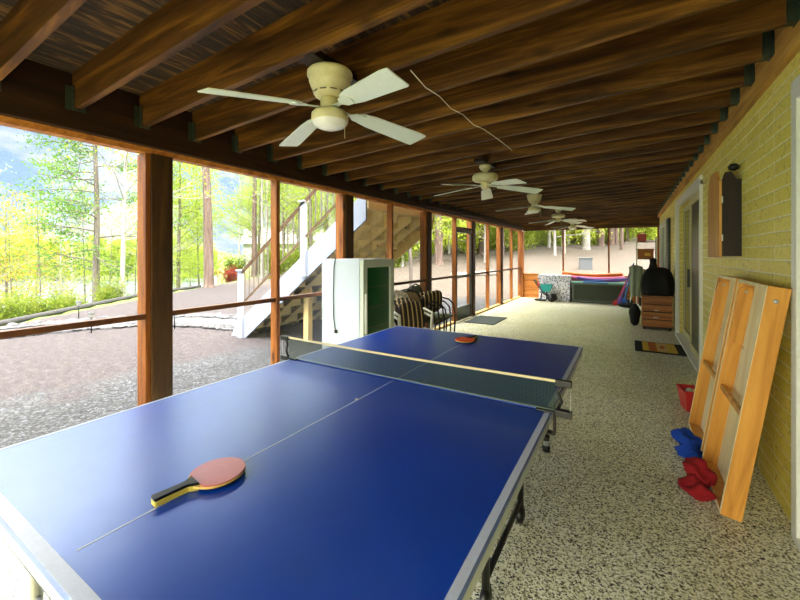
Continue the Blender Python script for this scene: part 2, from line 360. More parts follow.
# ---------------------------------------------------------------- mesh helpers
class MB:
    def __init__(s): s.v = []; s.f = []; s.smooth = []
    def add(s, vs, fs, sm=False):
        o = len(s.v); s.v += [tuple(v) for v in vs]; s.f += [tuple(i+o for i in f) for f in fs]; s.smooth += [sm]*len(fs); return s
    def box(s, a, b, M=None):
        x0, y0, z0 = a; x1, y1, z1 = b
        vs = [Vector(p) for p in ((x0,y0,z0),(x1,y0,z0),(x1,y1,z0),(x0,y1,z0),(x0,y0,z1),(x1,y0,z1),(x1,y1,z1),(x0,y1,z1))]
        if M is not None: vs = [M @ v for v in vs]
        return s.add(vs, [(0,3,2,1),(4,5,6,7),(0,1,5,4),(1,2,6,5),(2,3,7,6),(3,0,4,7)])
    def prism(s, poly, d0, d1, axis='y', M=None, sm=False):
        # poly of (u,v); axis: extrusion axis. y -> (u, d, v); x -> (d,u,v); z -> (u,v,d)
        def P(u, v, d): return {'y': (u, d, v), 'x': (d, u, v), 'z': (u, v, d)}[axis]
        k = len(poly); vs = [Vector(P(u, v, d0)) for u, v in poly] + [Vector(P(u, v, d1)) for u, v in poly]
        if M is not None: vs = [M @ v for v in vs]
        fs = [tuple(range(k)), tuple(range(2*k-1, k-1, -1))] + [(i, i+k, (i+1) % k+k, (i+1) % k) for i in range(k)]
        return s.add(vs, fs, sm)
    def lathe(s, prof, seg=24, c=(0,0,0), M=None, sm=True):
        vs = []; k = len(prof)
        for i in range(seg):
            a = 2*math.pi*i/seg
            for r, z in prof: vs.append(Vector((c[0]+r*math.cos(a), c[1]+r*math.sin(a), c[2]+z)))
        if M is not None: vs = [M @ v for v in vs]
        fs = [(i*k+j, ((i+1) % seg)*k+j, ((i+1) % seg)*k+j+1, i*k+j+1) for i in range(seg) for j in range(k-1)]
        return s.add(vs, fs, sm)
    def tube(s, pts, r, seg=8, cap=True, r2=None):
        pts = [Vector(p) for p in pts]; k = len(pts); vs = []
        up = Vector((0, 0, 1))
        prev = None
        for i, p in enumerate(pts):
            d = (pts[min(i+1, k-1)]-pts[max(i-1, 0)]).normalized()
            if prev is None:
                a = d.cross(up) if abs(d.z) < .95 else d.cross(Vector((1, 0, 0)))
            else:
                a = prev - d*prev.dot(d)
            a.normalize(); prev = a; b = d.cross(a)
            rr = r if r2 is None else r+(r2-r)*i/(k-1)
            for q in range(seg):
                t = 2*math.pi*q/seg; vs.append(p+a*math.cos(t)*rr+b*math.sin(t)*rr)
        fs = [(i*seg+q, i*seg+(q+1) % seg, (i+1)*seg+(q+1) % seg, (i+1)*seg+q) for i in range(k-1) for q in range(seg)]
        if cap: fs += [tuple(range(seg-1, -1, -1)), tuple(range((k-1)*seg, k*seg))]
        return s.add(vs, fs, True)
    def blob(s, c, r, M=None, nu=14, nv=9, fn=None):
        vs = []
        for j in range(nv+1):
            ph = math.pi*j/nv
            for i in range(nu):
                th = 2*math.pi*i/nu
                v = Vector((math.sin(ph)*math.cos(th), math.sin(ph)*math.sin(th), math.cos(ph)))
                if fn: v = fn(v)
                v = Vector((c[0]+v.x*r[0], c[1]+v.y*r[1], c[2]+v.z*r[2]))
                vs.append(M @ v if M is not None else v)
        fs = [(j*nu+i, j*nu+(i+1) % nu, (j+1)*nu+(i+1) % nu, (j+1)*nu+i) for j in range(nv) for i in range(nu)]
        return s.add(vs, fs, True)
    def mesh(s, name, m, bev=0):
        me = bpy.data.meshes.new(name); me.from_pydata(s.v, [], s.f)
        me.polygons.foreach_set('use_smooth', s.smooth); me.materials.append(m)
        bm = bmesh.new(); bm.from_mesh(me)
        bmesh.ops.remove_doubles(bm, verts=bm.verts, dist=1e-5)
        bmesh.ops.recalc_face_normals(bm, faces=bm.faces)
        if bev: 
            es = [e for e in bm.edges if len(e.link_faces) == 2 and e.calc_face_angle(0) > .6]
            bmesh.ops.bevel(bm, geom=es, offset=bev, segments=2, affect='EDGES', profile=.6)
        bm.to_mesh(me); bm.free()
        return me
    def build(s, name, m, parent=None, bev=0, loc=None, rot=None):
        o = bpy.data.objects.new(name, s.mesh(name, m, bev)); col.objects.link(o)
        if parent: o.parent = parent
        if loc: o.location = loc
        if rot: o.rotation_euler = rot
        return o
def tag(o, label=None, cat=None, group=None, kind=None):
    if label: o['label'] = label
    if cat: o['category'] = cat
    if group: o['group'] = group
    if kind: o['kind'] = kind
    return o
def empty(name, loc=(0,0,0), rz=0, label=None, cat=None, group=None, kind=None):
    o = bpy.data.objects.new(name, None); col.objects.link(o); o.location = loc; o.rotation_euler = (0, 0, rz); o.empty_display_size = .1
    return tag(o, label, cat, group, kind)
def dup(o, parent=None):
    c = o.copy(); col.objects.link(c); c.parent = parent
    for ch in list(o.children): dup(ch, c)
    return c
def struct(o, label=None, cat=None): return tag(o, label, cat, None, 'structure')

XL, XR, YB = -3.09, .745, 13.05
Y0 = -2.2
# ---------------------------------------------------------------- terrain
def sstep(a, b, x):
    t = min(1, max(0, (x-a)/(b-a))); return t*t*(3-2*t)
EDGE = [(-30, -7.5), (0, -9.9), (2.5, -11.7), (6.9, -15.4), (10.3, -17.2), (14, -19.5), (20, -23), (60, -50)]
def edgex(y):
    for (a, xa), (b, xb) in zip(EDGE, EDGE[1:]):
        if y <= b: return xa+(xb-xa)*max(0, (y-a))/(b-a)
    return EDGE[-1][1]
def terrain(x, y):
    r = math.hypot(x, y); a = math.degrees(math.atan2(-x, y))
    z = -.1
    if x > -3.6 and y < 13.6 and x < 9 and y > -3: return -.12
    hill = 1-sstep(24, 50, a) if a > 0 else 1-sstep(-20, -90, a)*0
    if y > 0:
        z += hill*(max(0, y-14.0)**1.0*.115 if y < 40 else 26*.115+(y-40)*.05)
        z += hill*.10*math.sin(x*.9)*sstep(14, 18, y)
    d = edgex(y)-x
    lake = sstep(50, 61, a) if a > 0 and x < 0 else 0
    if d > 0:
        z -= lake*min(d*.30, 5.2)
        z -= (1-lake)*(1-hill)*min(d*.03, 1.0)
    if r > 115 and lake > 0: z += lake*min(10, (r-115)*.3)
    return z
mb = MB(); nr, na = 90, 200
rad = [0]+[.8*(260/.8)**(i/(nr-1)) for i in range(nr)]
for r_ in rad:
    for i in range(na):
        a = 2*math.pi*i/na
        x, y = r_*math.cos(a)-3, r_*math.sin(a)+5
        mb.v.append((x, y, terrain(x, y)))
for j in range(len(rad)-1):
    for i in range(na):
        mb.f.append((j*na+i, j*na+(i+1) % na, (j+1)*na+(i+1) % na, (j+1)*na+i)); mb.smooth.append(True)
struct(mb.build('ground', M_GROUND), 'yard of gravel, mulch and leaf litter around the porch', 'ground')
mb = MB(); mb.add([(-240, -110, -4), (-22, -110, -4), (-22, 120, -4), (-240, 120, -4)], [(0, 1, 2, 3)])
struct(mb.build('lake', M_WATER), 'pale blue lake beyond the shore trees', 'water')

# ---------------------------------------------------------------- floor, ceiling
struct(MB().box((XL-.12, Y0, -.1), (XR+.02, YB+.1, 0)).build('floor', M_FLOOR), 'speckled stone-flake porch floor', 'floor')
SL = .20/3.75
def zj(x): return 2.37+SL*(x+3.05)      # underside of the joists
JD = .235
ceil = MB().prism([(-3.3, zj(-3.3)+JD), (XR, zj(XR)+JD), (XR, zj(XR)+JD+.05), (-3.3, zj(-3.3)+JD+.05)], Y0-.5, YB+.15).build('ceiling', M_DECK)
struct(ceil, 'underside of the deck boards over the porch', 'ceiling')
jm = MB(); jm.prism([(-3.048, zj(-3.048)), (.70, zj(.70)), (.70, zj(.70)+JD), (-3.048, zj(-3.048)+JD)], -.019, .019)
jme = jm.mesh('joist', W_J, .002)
def hanger_mesh(side):
    m = MB(); x = -3.046 if side < 0 else .698; s = -side; x1 = x+s*.045
    z = zj(x)-.003
    a, b = min(x, x1), max(x, x1)
    m.box((a, -.024, z), (b, .024, z+.003))
    for q in (-1, 1):
        y = q*.0225
        m.box((a, y-.0015, z), (b, y+.0015, z+.15))
        f0, f1 = (x, x+s*.003)
        m.box((min(f0, f1), min(y, y+q*.03), z), (max(f0, f1), max(y, y+q*.03), z+.15))
        for k in range(3):
            zz = z+.03+k*.045
            m.lathe([(0, .004), (.004, .003), (.005, 0)], 8, M=Matrix.Translation((x+s*.022, y+q*.0015, zz)) @ Matrix.Rotation(R(-90*q), 4, 'X'))
    return m.mesh('hanger', GALV)
hl, hr = hanger_mesh(-1), hanger_mesh(1)
k = 0; y = .61-.39*5
while y < YB-.15:
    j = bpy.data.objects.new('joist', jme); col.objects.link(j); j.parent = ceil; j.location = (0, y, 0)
    for me in (hl, hr):
        h = bpy.data.objects.new('hanger', me); col.objects.link(h); h.parent = j
    y += .39
MB().box((.70, Y0, 2.485), (XR, YB, 2.80)).build('ledger', wood('ledger_wood', (.20, .09, .02, 1), (.45, .24, .05, 1), (.62, .38, .09, 1), 'y'), ceil)
for i in range(26):
    pass

# ---------------------------------------------------------------- house walls on the right
wr = MB()
D1 = (5.70, 8.42, 2.29)       # sliding door opening
D2 = (0.5, 2.67, 2.24)
WN = (10.1, 12.5, .95, 2.16)
def seg(y0, y1, z0, z1): wr.box((XR, y0, z0), (XR+.2, y1, z1))
seg(Y0-2, D2[0], -.1, 3.0); seg(D2[0], D2[1], D2[2], 3.0); seg(D2[1], D1[0], -.1, 3.0); seg(D1[0], D1[1], D1[2], 3.0)
seg(D1[1], WN[0], -.1, 3.0); seg(WN[0], WN[1], -.1, WN[2]); seg(WN[0], WN[1], WN[3], 3.0); seg(WN[1], YB+.3, -.1, 3.0)
struct(wr.build('wall_right', M_BRICK), 'yellow painted brick house wall', 'wall')
hb = MB().box((XR+.001, Y0-2, 3.0), (9, YB+.3, 6.4)).box((XR+.21, Y0-2, -.1), (9, YB+.3, 3.0))  # unseen house bulk, built up to keep the sun off the porch
struct(hb.build('wall_upper', SIDING), 'unseen upper storey of the house, raised to block the sun', 'wall')

def slider(num, D, side_dark):
    y0, y1, z1 = D
    d = empty('door_%d' % num); struct(d)
    t = .075
    MB().box((XR-.03, y0-t+.03, 0), (XR+.03, y0+.03, z1+.03)).build('door_trim', TRIMW, d, .004)
    MB().box((XR-.03, y1-.03, 0), (XR+.03, y1+t-.03, z1+.03)).build('door_trim', TRIMW, d, .004)
    MB().box((XR-.031, y0-t+.03, z1-.02), (XR+.03, y1+t-.03, z1+.09)).build('door_trim', TRIMW, d, .004)
    MB().box((XR-.035, y0-.02, 0), (XR+.09, y1+.02, .03)).build('threshold', TRIMW, d, .003)
    ym = (y0+y1)/2
    # sliding leaf in front and fixed leaf behind
    for (a, b, x, nm) in ((y0+.03, ym+.05, XR+.035, 'sliding_panel'), (ym-.05, y1-.03, XR+.085, 'fixed_panel')):
        f = MB()
        w_ = .07
        f.box((x, a, .03), (x+.04, a+w_, z1-.02)); f.box((x, b-w_, .03), (x+.04, b, z1-.02))
        f.box((x, a+w_, .03), (x+.04, b-w_, .13)); f.box((x, a+w_, z1-.12), (x+.04, b-w_, z1-.02))
        p = f.build(nm, TRIMB, d, .003)
        MB().box((x+.015, a+w_, .13), (x+.022, b-w_, z1-.12)).build('glass_pane', GLASSD if nm == 'fixed_panel' else DOORG, p)
    MB().box((XR+.0, ym-.02, .95), (XR+.033, ym+.01, 1.22)).build('door_handle', BLACK, d, .004)
    MB().box((XR+.05, ym+.11, .93), (XR+.084, ym+.14, 1.15)).build('door_latch', BLACK, d, .004)
    return d
tag(slider(1, D1, True), 'sliding glass door with white trim beside the doormat', 'door')
tag(slider(2, D2, True), 'white framed door at the right edge of the picture', 'door')
wn = empty('window_1'); struct(wn, 'white framed window with a dark shutter behind the covered grill', 'window')
y0, y1, z0, z1 = WN
MB().box((XR-.03, y0-.02, z0-.08), (XR+.05, y1+.06, z0)).box((XR-.03, y0-.02, z1), (XR+.05, y1+.06, z1+.08)).box((XR-.03, y0-.04, z0), (XR+.05, y0+.06, z1)).box((XR-.03, y1-.04, z0), (XR+.05, y1+.06, z1)).box((XR-.0, (y0+y1)/2-.03, z0), (XR+.05, (y0+y1)/2+.03, z1)).build('window_frame', TRIMW, wn, .003)
MB().box((XR+.03, y0, z0), (XR+.04, y1, z1)).build('window_pane', GLASSD, wn)
sh = MB().box((XR-.05, 9.62, .92), (XR-.005, 10.05, 2.2))
for i in range(20): sh.box((XR-.056, 9.67, .98+i*.06), (XR-.05, 10.0, 1.01+i*.06))
sh.build('shutter', BLACK, wn, .003)

# ---------------------------------------------------------------- screened wall left
wl = empty('wall_left'); struct(wl, 'screened timber wall on the yard side', 'wall')
HB = 2.21
posts = [-.75, 1.54, 3.84, 6.14, 8.44, 10.74]
mulls = [.40, 2.69, 4.90, 7.40, 9.59, 11.89]
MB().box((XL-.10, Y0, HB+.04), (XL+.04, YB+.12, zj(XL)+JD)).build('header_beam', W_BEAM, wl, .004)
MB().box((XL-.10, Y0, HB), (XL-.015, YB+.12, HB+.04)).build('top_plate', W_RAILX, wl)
MB().box((XL+.04, 5.6, 2.285), (XL+.075, YB-.1, 2.36)).build('cleat', W_BEAM, wl, .004)
for p in posts:
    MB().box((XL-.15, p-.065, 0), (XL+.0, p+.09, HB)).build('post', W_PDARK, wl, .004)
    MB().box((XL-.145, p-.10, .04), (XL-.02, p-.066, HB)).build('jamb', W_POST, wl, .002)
MB().box((XL-.12, YB-.08, 0), (XL+.05, YB+.1, HB)).build('post', W_POST, wl, .004)
for p in mulls:
    MB().box((XL-.10, p-.022, .04), (XL-.01, p+.022, HB)).build('mullion', W_POST, wl, .002)
stops = sorted(posts+mulls+[YB, Y0])
def half(p): return .09 if p in posts else (.022 if p in mulls else .08)
for a, b in zip(stops, stops[1:]):
    y0, y1 = a+half(a), b-half(b)
    if a == 7.40: continue
    MB().box((XL-.075, y0, .955), (XL-.02, y1, .995)).build('rail', W_RAIL, wl, .002)
    MB().box((XL-.052, y0, .04), (XL-.050, y1, HB)).build('insect_screen', M_SCREEN, wl)
for a, b in ((Y0, 7.40-.022), (8.35, YB-.08)):
    MB().box((XL-.10, a, 0), (XL-.005, b, .04)).build('bottom_plate', wood('sill_wood_%d' % int(b), (.30, .17, .05, 1), (.52, .34, .12, 1), (.66, .48, .2, 1), 'y'), wl, .002)
# screen door
d3 = empty('door_3'); struct(d3, 'dark framed screen door in the left screen wall', 'door')
ya, yb = 7.44, 8.33
DF = mat('screen_door_frame', (.05, .06, .05, 1), .4, .3)
MB().box((XL-.06, ya, .02), (XL-.02, ya+.04, 1.97)).box((XL-.06, yb-.05, .02), (XL-.02, yb, 1.97)).box((XL-.06, ya+.04, 1.91), (XL-.02, yb-.05, 1.97)).box((XL-.06, ya+.04, .93), (XL-.02, yb-.05, .985)).box((XL-.06, ya+.04, .02), (XL-.02, yb-.05, .07)).build('door_frame', DF, d3, .002)
MB().box((XL-.045, ya+.04, .07), (XL-.035, yb-.05, .30)).build('kick_panel', mat('kick_panel', (.10, .13, .09, 1), .5), d3)
MB().box((XL-.042, ya+.04, .30), (XL-.040, yb-.05, 1.91)).build('insect_screen', M_SCREEN, d3)
MB().box((XL-.02, yb-.045, .98), (XL+.02, yb-.02, 1.06)).build('door_handle', BLACK, d3, .003)
MB().box((XL-.10, 7.422, 1.98), (XL-.01, 8.35, 2.03)).build('door_head', W_RAIL, d3, .002)

# ---------------------------------------------------------------- screened end wall
wb = empty('wall_back'); struct(wb, 'screened end wall with a timber knee wall', 'wall')
MB().box((XL+.05, YB-.03, HB+.01), (XR, YB+.10, zj(XR)+JD)).build('header_beam', W_J, wb, .004)
bx = [-1.80, -.52]
for x in bx: MB().box((x-.022, YB-.01, .80), (x+.022, YB+.08, HB+.01)).build('mullion', W_POST, wb, .002)
MB().box((XR-.05, YB-.02, 0), (XR, YB+.08, HB+.01)).build('mullion', W_POST, wb, .002)
MB().box((XL+.05, YB-.03, .755), (XR-.05, YB+.09, .80)).build('rail', W_RAILX, wb, .002)
e = [XL+.05]+bx+[XR-.05]
for a, b in zip(e, e[1:]): MB().box((a+.02, YB+.04, .80), (b-.02, YB+.042, HB+.01)).build('insect_screen', M_SCREEN, wb)
for i in range(5):
    MB().box((XL+.05, YB+.0, .0+i*.151), (XR-.05, YB+.06, .147+i*.151)).build('board', W_RAILX, wb, .003)

# ---------------------------------------------------------------- ping pong table
TX0, TX1, TY0, TY1, TZ = -1.895, -.292, .305, 3.09, .76
tb = empty('ping_pong_table', ((TX0+TX1)/2, (TY0+TY1)/2, 0), 0, 'blue ping pong table with a net and white edge lines, filling the foreground', 'table')
OX, OY = (TX0+TX1)/2, (TY0+TY1)/2
Mt = Matrix.Translation((-OX, -OY, 0))
YN = 1.75
def tbx(a, b, name, m, bev=0, par=tb): return MB().box(a, b, Mt).build(name, m, par, bev)
for (a, b) in ((TY0, YN-.012), (YN+.012, TY1)):
    tbx((TX0, a, TZ-.022), (TX1, b, TZ), 'tabletop', M_TABLE, .001)
# edge lines, a painted skin on the top
e_ = .0007
ln = MB()
lw = .022
for (x0, x1, y0, y1) in ((TX0, TX0+.012, TY0, TY1), (TX1-lw, TX1, TY0, TY1), (TX0+.012, TX1-lw, TY0, TY0+.03), (TX0+.012, TX1-lw, TY1-.012, TY1), (OX-.0025, OX+.0025, TY0+.055, TY1-.02)):
    for (p, q) in ((TY0, YN-.013), (YN+.013, TY1)):
        c0, c1 = max(y0, p), min(y1, q)
        if c1 > c0: ln.box((x0, c0, TZ), (x1, c1, TZ+e_), Mt)
ln.build('edge_line', LINE, tb)
# steel apron under the boards
ap = MB()
def aring(y0, y1):
    for (a, b) in (((TX0+.004, y0, TZ-.065), (TX0+.03, y1, TZ-.024)), ((TX1-.03, y0, TZ-.065), (TX1-.004, y1, TZ-.024)), ((TX0+.03, y0, TZ-.065), (TX1-.03, y0+.026, TZ-.024)), ((TX0+.03, y1-.026, TZ-.065), (TX1-.03, y1, TZ-.024))): ap.box(a, b, Mt)
aring(TY0+.004, YN-.015); aring(YN+.015, TY1-.004)
ap.build('apron', ALU, tb, .002)
for (x, y) in ((-1.52, .40), (-.52, .40), (-1.66, 2.93), (-.52, 2.93)):
    lg = MB().tube([(x-OX, y-OY, .02), (x-OX, y-OY, TZ-.066)], .021, 14).build('leg', GREYM, tb)
    MB().lathe([(0, 0), (.026, 0), (.028, .03), (.022, .045), (0, .045)], 14, (x-OX, y-OY, 0)).build('foot', BLACK, lg)
for y in (.40, 2.93): MB().tube([(-1.52-OX if y < 1 else -1.66-OX, y-OY, .42), (-.52-OX, y-OY, .42)], .012, 8).build('crossbar', GREYM, tb)
for x in (-1.66, -.50):
    for y in (1.50, 2.08):
        lg = MB().tube([(x-OX, y-OY, .05), (x-OX, y-OY, TZ-.07)], .017, 10).build('leg', BLACKM, tb)
        MB().lathe([(0, -.02), (.02, -.02), (.045, -.012), (.045, .012), (.02, .02), (0, .02)], 16, M=Matrix.Translation((x-OX, y-OY, .045)) @ Matrix.Rotation(R(90), 4, 'Y')).build('caster', BLACK, lg)
    MB().tube([(x-OX, 1.50-OY, .12), (x-OX, 2.08-OY, .12)], .014, 8).build('stretcher', BLACKM, tb)
    for (a, b) in ((1.50, 2.08), (2.08, 1.50)):
        MB().tube([(x-OX, a-OY, .20), (x-OX, b-OY, .66)], .010, 8).build('folding_brace', BLACKM, tb)
    for (a, b) in ((1.46, .60), (2.10, 2.86)):
        br_ = MB()
        br_.tube([(x-OX, a-OY, .35), (x-OX, b-OY, .68)], .009, 8)
        br_.tube([(x-OX, a-OY, .48), (x-OX, b-OY, .69)], .006, 8)
        for q in range(7):
            t0, t1 = q/7, (q+.5)/7
            br_.tube([(x-OX, a+(b-a)*t0-OY, .35+.33*t0), (x-OX, a+(b-a)*t1-OY, .48+.21*t1)], .005, 6)
        br_.build('folding_brace', BLACKM, tb)
MB().tube([(-1.66-OX, 1.79-OY, .20), (-.50-OX, 1.79-OY, .20)], .014, 8).build('crossbar', BLACKM, tb)
MB().lathe([(0, .006), (.006, .005), (.008, 0)], 10, (-1.10-OX, 1.42-OY, TZ)).build('latch_button', GREYM, tb)
# net (clamped on, comes off)
nx0, nx1 = TX0-.05, TX1+.05
nt_ = empty('table_tennis_net', (OX, YN, TZ), 0, 'dark mesh table tennis net with cream top tape across the table', 'net')
nb = MB(); K = 40
def sag(u): return -.006*math.sin(math.pi*u)
vs = []
for i in range(K+1):
    u = i/K; x = nx0+.03+(nx1-nx0-.06)*u-OX
    vs += [(x, 0, .012), (x, 0, .135+sag(u))]
nb.add(vs, [(2*i, 2*i+2, 2*i+3, 2*i+1) for i in range(K)]); nb.build('mesh_panel', M_NET, nt_)
tp = MB()
for i in range(K):
    u, v = i/K, (i+1)/K
    xa, xb = (nx0+.03+(nx1-nx0-.06)*q-OX for q in (u, v))
    za, zb = .132+sag(u), .132+sag(v)
    tp.add([(xa, -.004, za), (xb, -.004, zb), (xb, -.004, zb+.011), (xa, -.004, za+.011), (xa, .004, za), (xb, .004, zb), (xb, .004, zb+.011), (xa, .004, za+.011)], [(0, 1, 2, 3), (7, 6, 5, 4), (3, 2, 6, 7), (0, 4, 5, 1)])
tp.build('top_tape', TAPE, nt_)
MB().tube([(nx0+.03-OX, 0, .010), (nx1-.03-OX, 0, .010)], .0035, 6).build('bottom_cord', mat('net_cord', (.18, .24, .22, 1), .7), nt_)
for s, xe in ((-1, TX0), (1, TX1)):
    x = xe-OX
    c_ = MB()
    c_.box((min(x-s*.06, x+s*.02), -.022, .001), (max(x-s*.06, x+s*.02), .022, .008))
    c_.box((min(x+s*.012, x+s*.02), -.022, -.09), (max(x+s*.012, x+s*.02), .022, .008))
    c_.box((min(x-s*.05, x+s*.02), -.018, -.095), (max(x-s*.05, x+s*.02), .018, -.088))
    c_.box((min(x+s*.02, x+s*.085), -.016, -.012), (max(x+s*.02, x+s*.085), .016, .016))
    cl = c_.build('clamp', BLACK, nt_, .002)
    MB().tube([(x-s*.02, 0, -.125), (x-s*.02, 0, -.068)], .006, 8).lathe([(0, 0), (.016, 0), (.016, .02), (0, .02)], 10, (x-s*.02, 0, -.128)).build('screw_knob', BLACK, cl)
    MB().tube([(x+s*.025, 0, .01), (x+s*.045, 0, .05), (x+s*.03, 0, .09), (x+s*.055, 0, .13)], .007, 8).build('post', BLACK, nt_)
    MB().box((min(x+s*.02, x+s*.085), -.014, .118), (max(x+s*.02, x+s*.085), .014, .145)).build('post_head', BLACK, nt_, .003)
    MB().tube([(x+s*.08, 0, .016), (x+s*.08, 0, .118)], .0015, 6).build('tension_cord', GREYM, nt_)

# paddles
def paddle(loc, rz, rub, back, label, tilt=0):
    o = empty('table_tennis_paddle', loc, rz, label, 'paddle'); o.rotation_euler = (tilt, 0, rz)
    pts = []
    for i in range(40):
        a = 2*math.pi*i/40
        x = .076*math.cos(a); y = .082*math.sin(a)
        if y < -.045: x *= 1.0-.10*((-.045-y)/.037)
        pts.append((x, y))
    MB().prism(pts, .009, .015, 'z').build('blade', BLADE, o)
    face = [(x*.985, max(y*.985, -.062)) for x, y in pts]
    MB().prism(face, .0151, .018, 'z').build('rubber', rub, o)
    MB().prism(face, .006, .0089, 'z').build('rubber', back, o)
    hp = [(-.013, -.175), (.013, -.175), (.0145, -.17), (.0125, -.12), (.0125, -.09), (.026, -.066), (-.026, -.066), (-.0125, -.09), (-.0125, -.12), (-.0145, -.17)]
    MB().prism(hp, .0151, .0235, 'z').build('handle', BLACK if rub is RUBR else BLACK, o, .0015)
    MB().prism([(x*1.04, y) for x, y in hp], .0005, .0150, 'z').build('handle', PGOLD, o, .001)
    return o
paddle((-1.085, .705, TZ+.001), R(-8), RUBR, BLACK, 'red rubber paddle with gold and black handle on the near half of the table')
paddle((-1.10, 2.80, TZ+.001), R(172), RUBO, BLACK, 'bright orange red paddle lying on the far half of the table')

# ---------------------------------------------------------------- ceiling fans
def blade_poly(L0, L1):
    w0, w1 = .048, .074
    return [(L0, -w0*.55), (L0+.03, -w0), (L0+.10, -w0*1.25), (L1-.05, -w1), (L1-.005, -w1*.92), (L1, -w1*.85), (L1-.02, w1*.95), (L1-.035, w1), (L0+.10, w0*1.25), (L0+.03, w0), (L0, w0*.55)]
def fan(x, y, zb, nbl, a0, kind, label):
    top = zj(x)
    f = empty('ceiling_fan', (x, y, top), 0, label, 'ceiling fan', 'white ceiling fans along the porch')
    d = zb-top+(.03 if kind == 'light' else 0)
    if kind == 'light':
        mh = MB().lathe([(0, 0), (.116, 0), (.124, -.010), (.124, -.028), (.115, -.036), (.114, -.058), (.103, -.090), (.096, -.094), (.092, -.118), (.080, -.138), (.055, -.148), (0, -.148)], 36).build('motor_housing', CREAM, f)
        for i in range(10):
            a = 2*math.pi*i/10
            MB().box((.088, -.018, -.128), (.0925, .018, -.122), Matrix.Rotation(a, 4, 'Z')).build('vent_slot', BRASS, mh)
        MB().lathe([(.02, -.145), (.052, -.150), (.052, -.208), (.048, -.214), (.0, -.214)], 28).build('switch_housing', CREAM, f)
        MB().lathe([(.046, -.215), (.085, -.220), (.100, -.236), (.101, -.268), (.098, -.280)], 32).build('lamp_shade', CREAM, f)
        MB().lathe([(.098, -.280), (.084, -.300), (.05, -.314), (.02, -.319), (0, -.320)], 32).build('glass_diffuser', FROST, f)
    else:
        MB().lathe([(0, 0), (.062, 0), (.066, -.02), (.05, -.055), (.028, -.062), (.024, -.09), (0, -.09)], 28).build('canopy', CREAM, f)
        MB().lathe([(0, -.085), (.05, -.088), (.125, -.105), (.142, -.125), (.142, -.165), (.12, -.185), (.05, -.195), (0, -.195)], 36).build('motor_housing', CREAM, f)
        MB().lathe([(0, -.19), (.045, -.192), (.052, -.21), (.045, -.262), (.03, -.275), (0, -.278)], 24).build('switch_housing', CREAM, f)
    for i in range(nbl):
        a = R(a0)+2*math.pi*i/nbl
        rot = Matrix.Rotation(a, 4, 'Z') @ Matrix.Rotation(R(6.5), 4, 'Y') @ Matrix.Rotation(R(-12), 4, 'X')
        b = MB().prism(blade_poly(.17, .650), -.003, .003, 'z').build('fan_blade', FANWHITE, f, .001)
        b.location = (0, 0, d); b.rotation_euler = rot.to_euler()
        k_ = MB().prism([(.055, -.012), (.13, -.010), (.16, -.035), (.215, -.038), (.24, 0), (.215, .038), (.16, .035), (.13, .010), (.055, .012)], -.010, -.0035, 'z').build('blade_bracket', FANWHITE, b, .001)
    ch = MB()
    ln_ = .12 if kind == 'light' else .10
    z0 = -.225; 
    ch.tube([(.055, 0, z0), (.058, 0, z0-.02), (.105, 0, z0-.04) if kind == 'light' else (.06, 0, z0-.04), (.105, 0, z0-.04-ln_) if kind == 'light' else (.06, 0, z0-.04-ln_)], .0015, 5)
    ch.build('pull_chain', CREAM, f)
    MB().box((-.06, -.2, .0), (.06, .2, .04)).build('mounting_block', W_DARK, f)
    return f
FX = -1.42
fan(FX, 1.594, 2.235, 4, 68, 'light', 'large cream flush-mount ceiling fan with a round light, nearest the camera')
fan(-1.40, 4.18, 2.235, 5, 34, 'plain', 'five-bladed ceiling fan without a light, second from the camera')
fan(-1.38, 6.70, 2.235, 4, 21, 'light', 'ceiling fan with a round light, third from the camera')
fan(-1.38, 9.25, 2.235, 5, 50, 'plain', 'small-looking ceiling fan, fourth from the camera')
fan(-1.38, 11.8, 2.235, 4, 40, 'light', 'farthest ceiling fan, close to the end screen wall')

# cable under the joists
cb_ = MB(); pts = []
yy = 1.83
while yy < 3.9:
    x = -1.02+.03*math.sin(yy*2.1)
    pts.append((x, yy, zj(x)-.008-(.02 if int(yy*10) % 4 == 0 else 0))); yy += .195
cb_.tube(pts, .003, 6); tag(cb_.build('electrical_cable', PLASW), 'thin white cable stapled under the ceiling joists', 'cable')

# ---------------------------------------------------------------- wall cabinet
wc = empty('wall_cabinet', (XR, 3.86, 1.43), 0, 'open wooden wall cabinet hung on the yellow brick wall', 'cabinet')
MB().prism([(0, 0), (-.118, 0), (-.118, .60), (-.10, .66), (-.06, .665), (-.03, .60), (0, .60)], 0, .016).build('side_panel', W_DARK, wc, .002)
MB().prism([(0, 0), (-.118, 0), (-.118, .60), (-.10, .66), (-.06, .665), (-.03, .60), (0, .60)], .47, .486).build('side_panel', W_DARK, wc, .002)
MB().box((-.118, .016, 0), (0, .47, .016)).build('shelf', W_DARK, wc)
MB().prism([(-.004, -.012), (.488, -.012), (.488, .56), (.42, .66), (.34, .705), (.12, .69), (.07, .62), (-.004, .60)], -.137, -.119, 'x').build('door', W_CAB, wc, .003)
MB().box((-.012, .016, .016), (-.001, .47, .60)).build('back_panel', W_DARK, wc)
MB().lathe([(0, -.03), (.03, -.024), (.036, 0), (.02, .022), (0, .024)], 16, (-.045, .02, .70)).tube([(-.045, .008, .672), (-.045, .008, .665)], .012).build('finial', BLACK, wc)
for z in (.12, .42): MB().box((-.122, -.004, z), (-.112, .002, z+.05)).build('hinge', GREYM, wc)

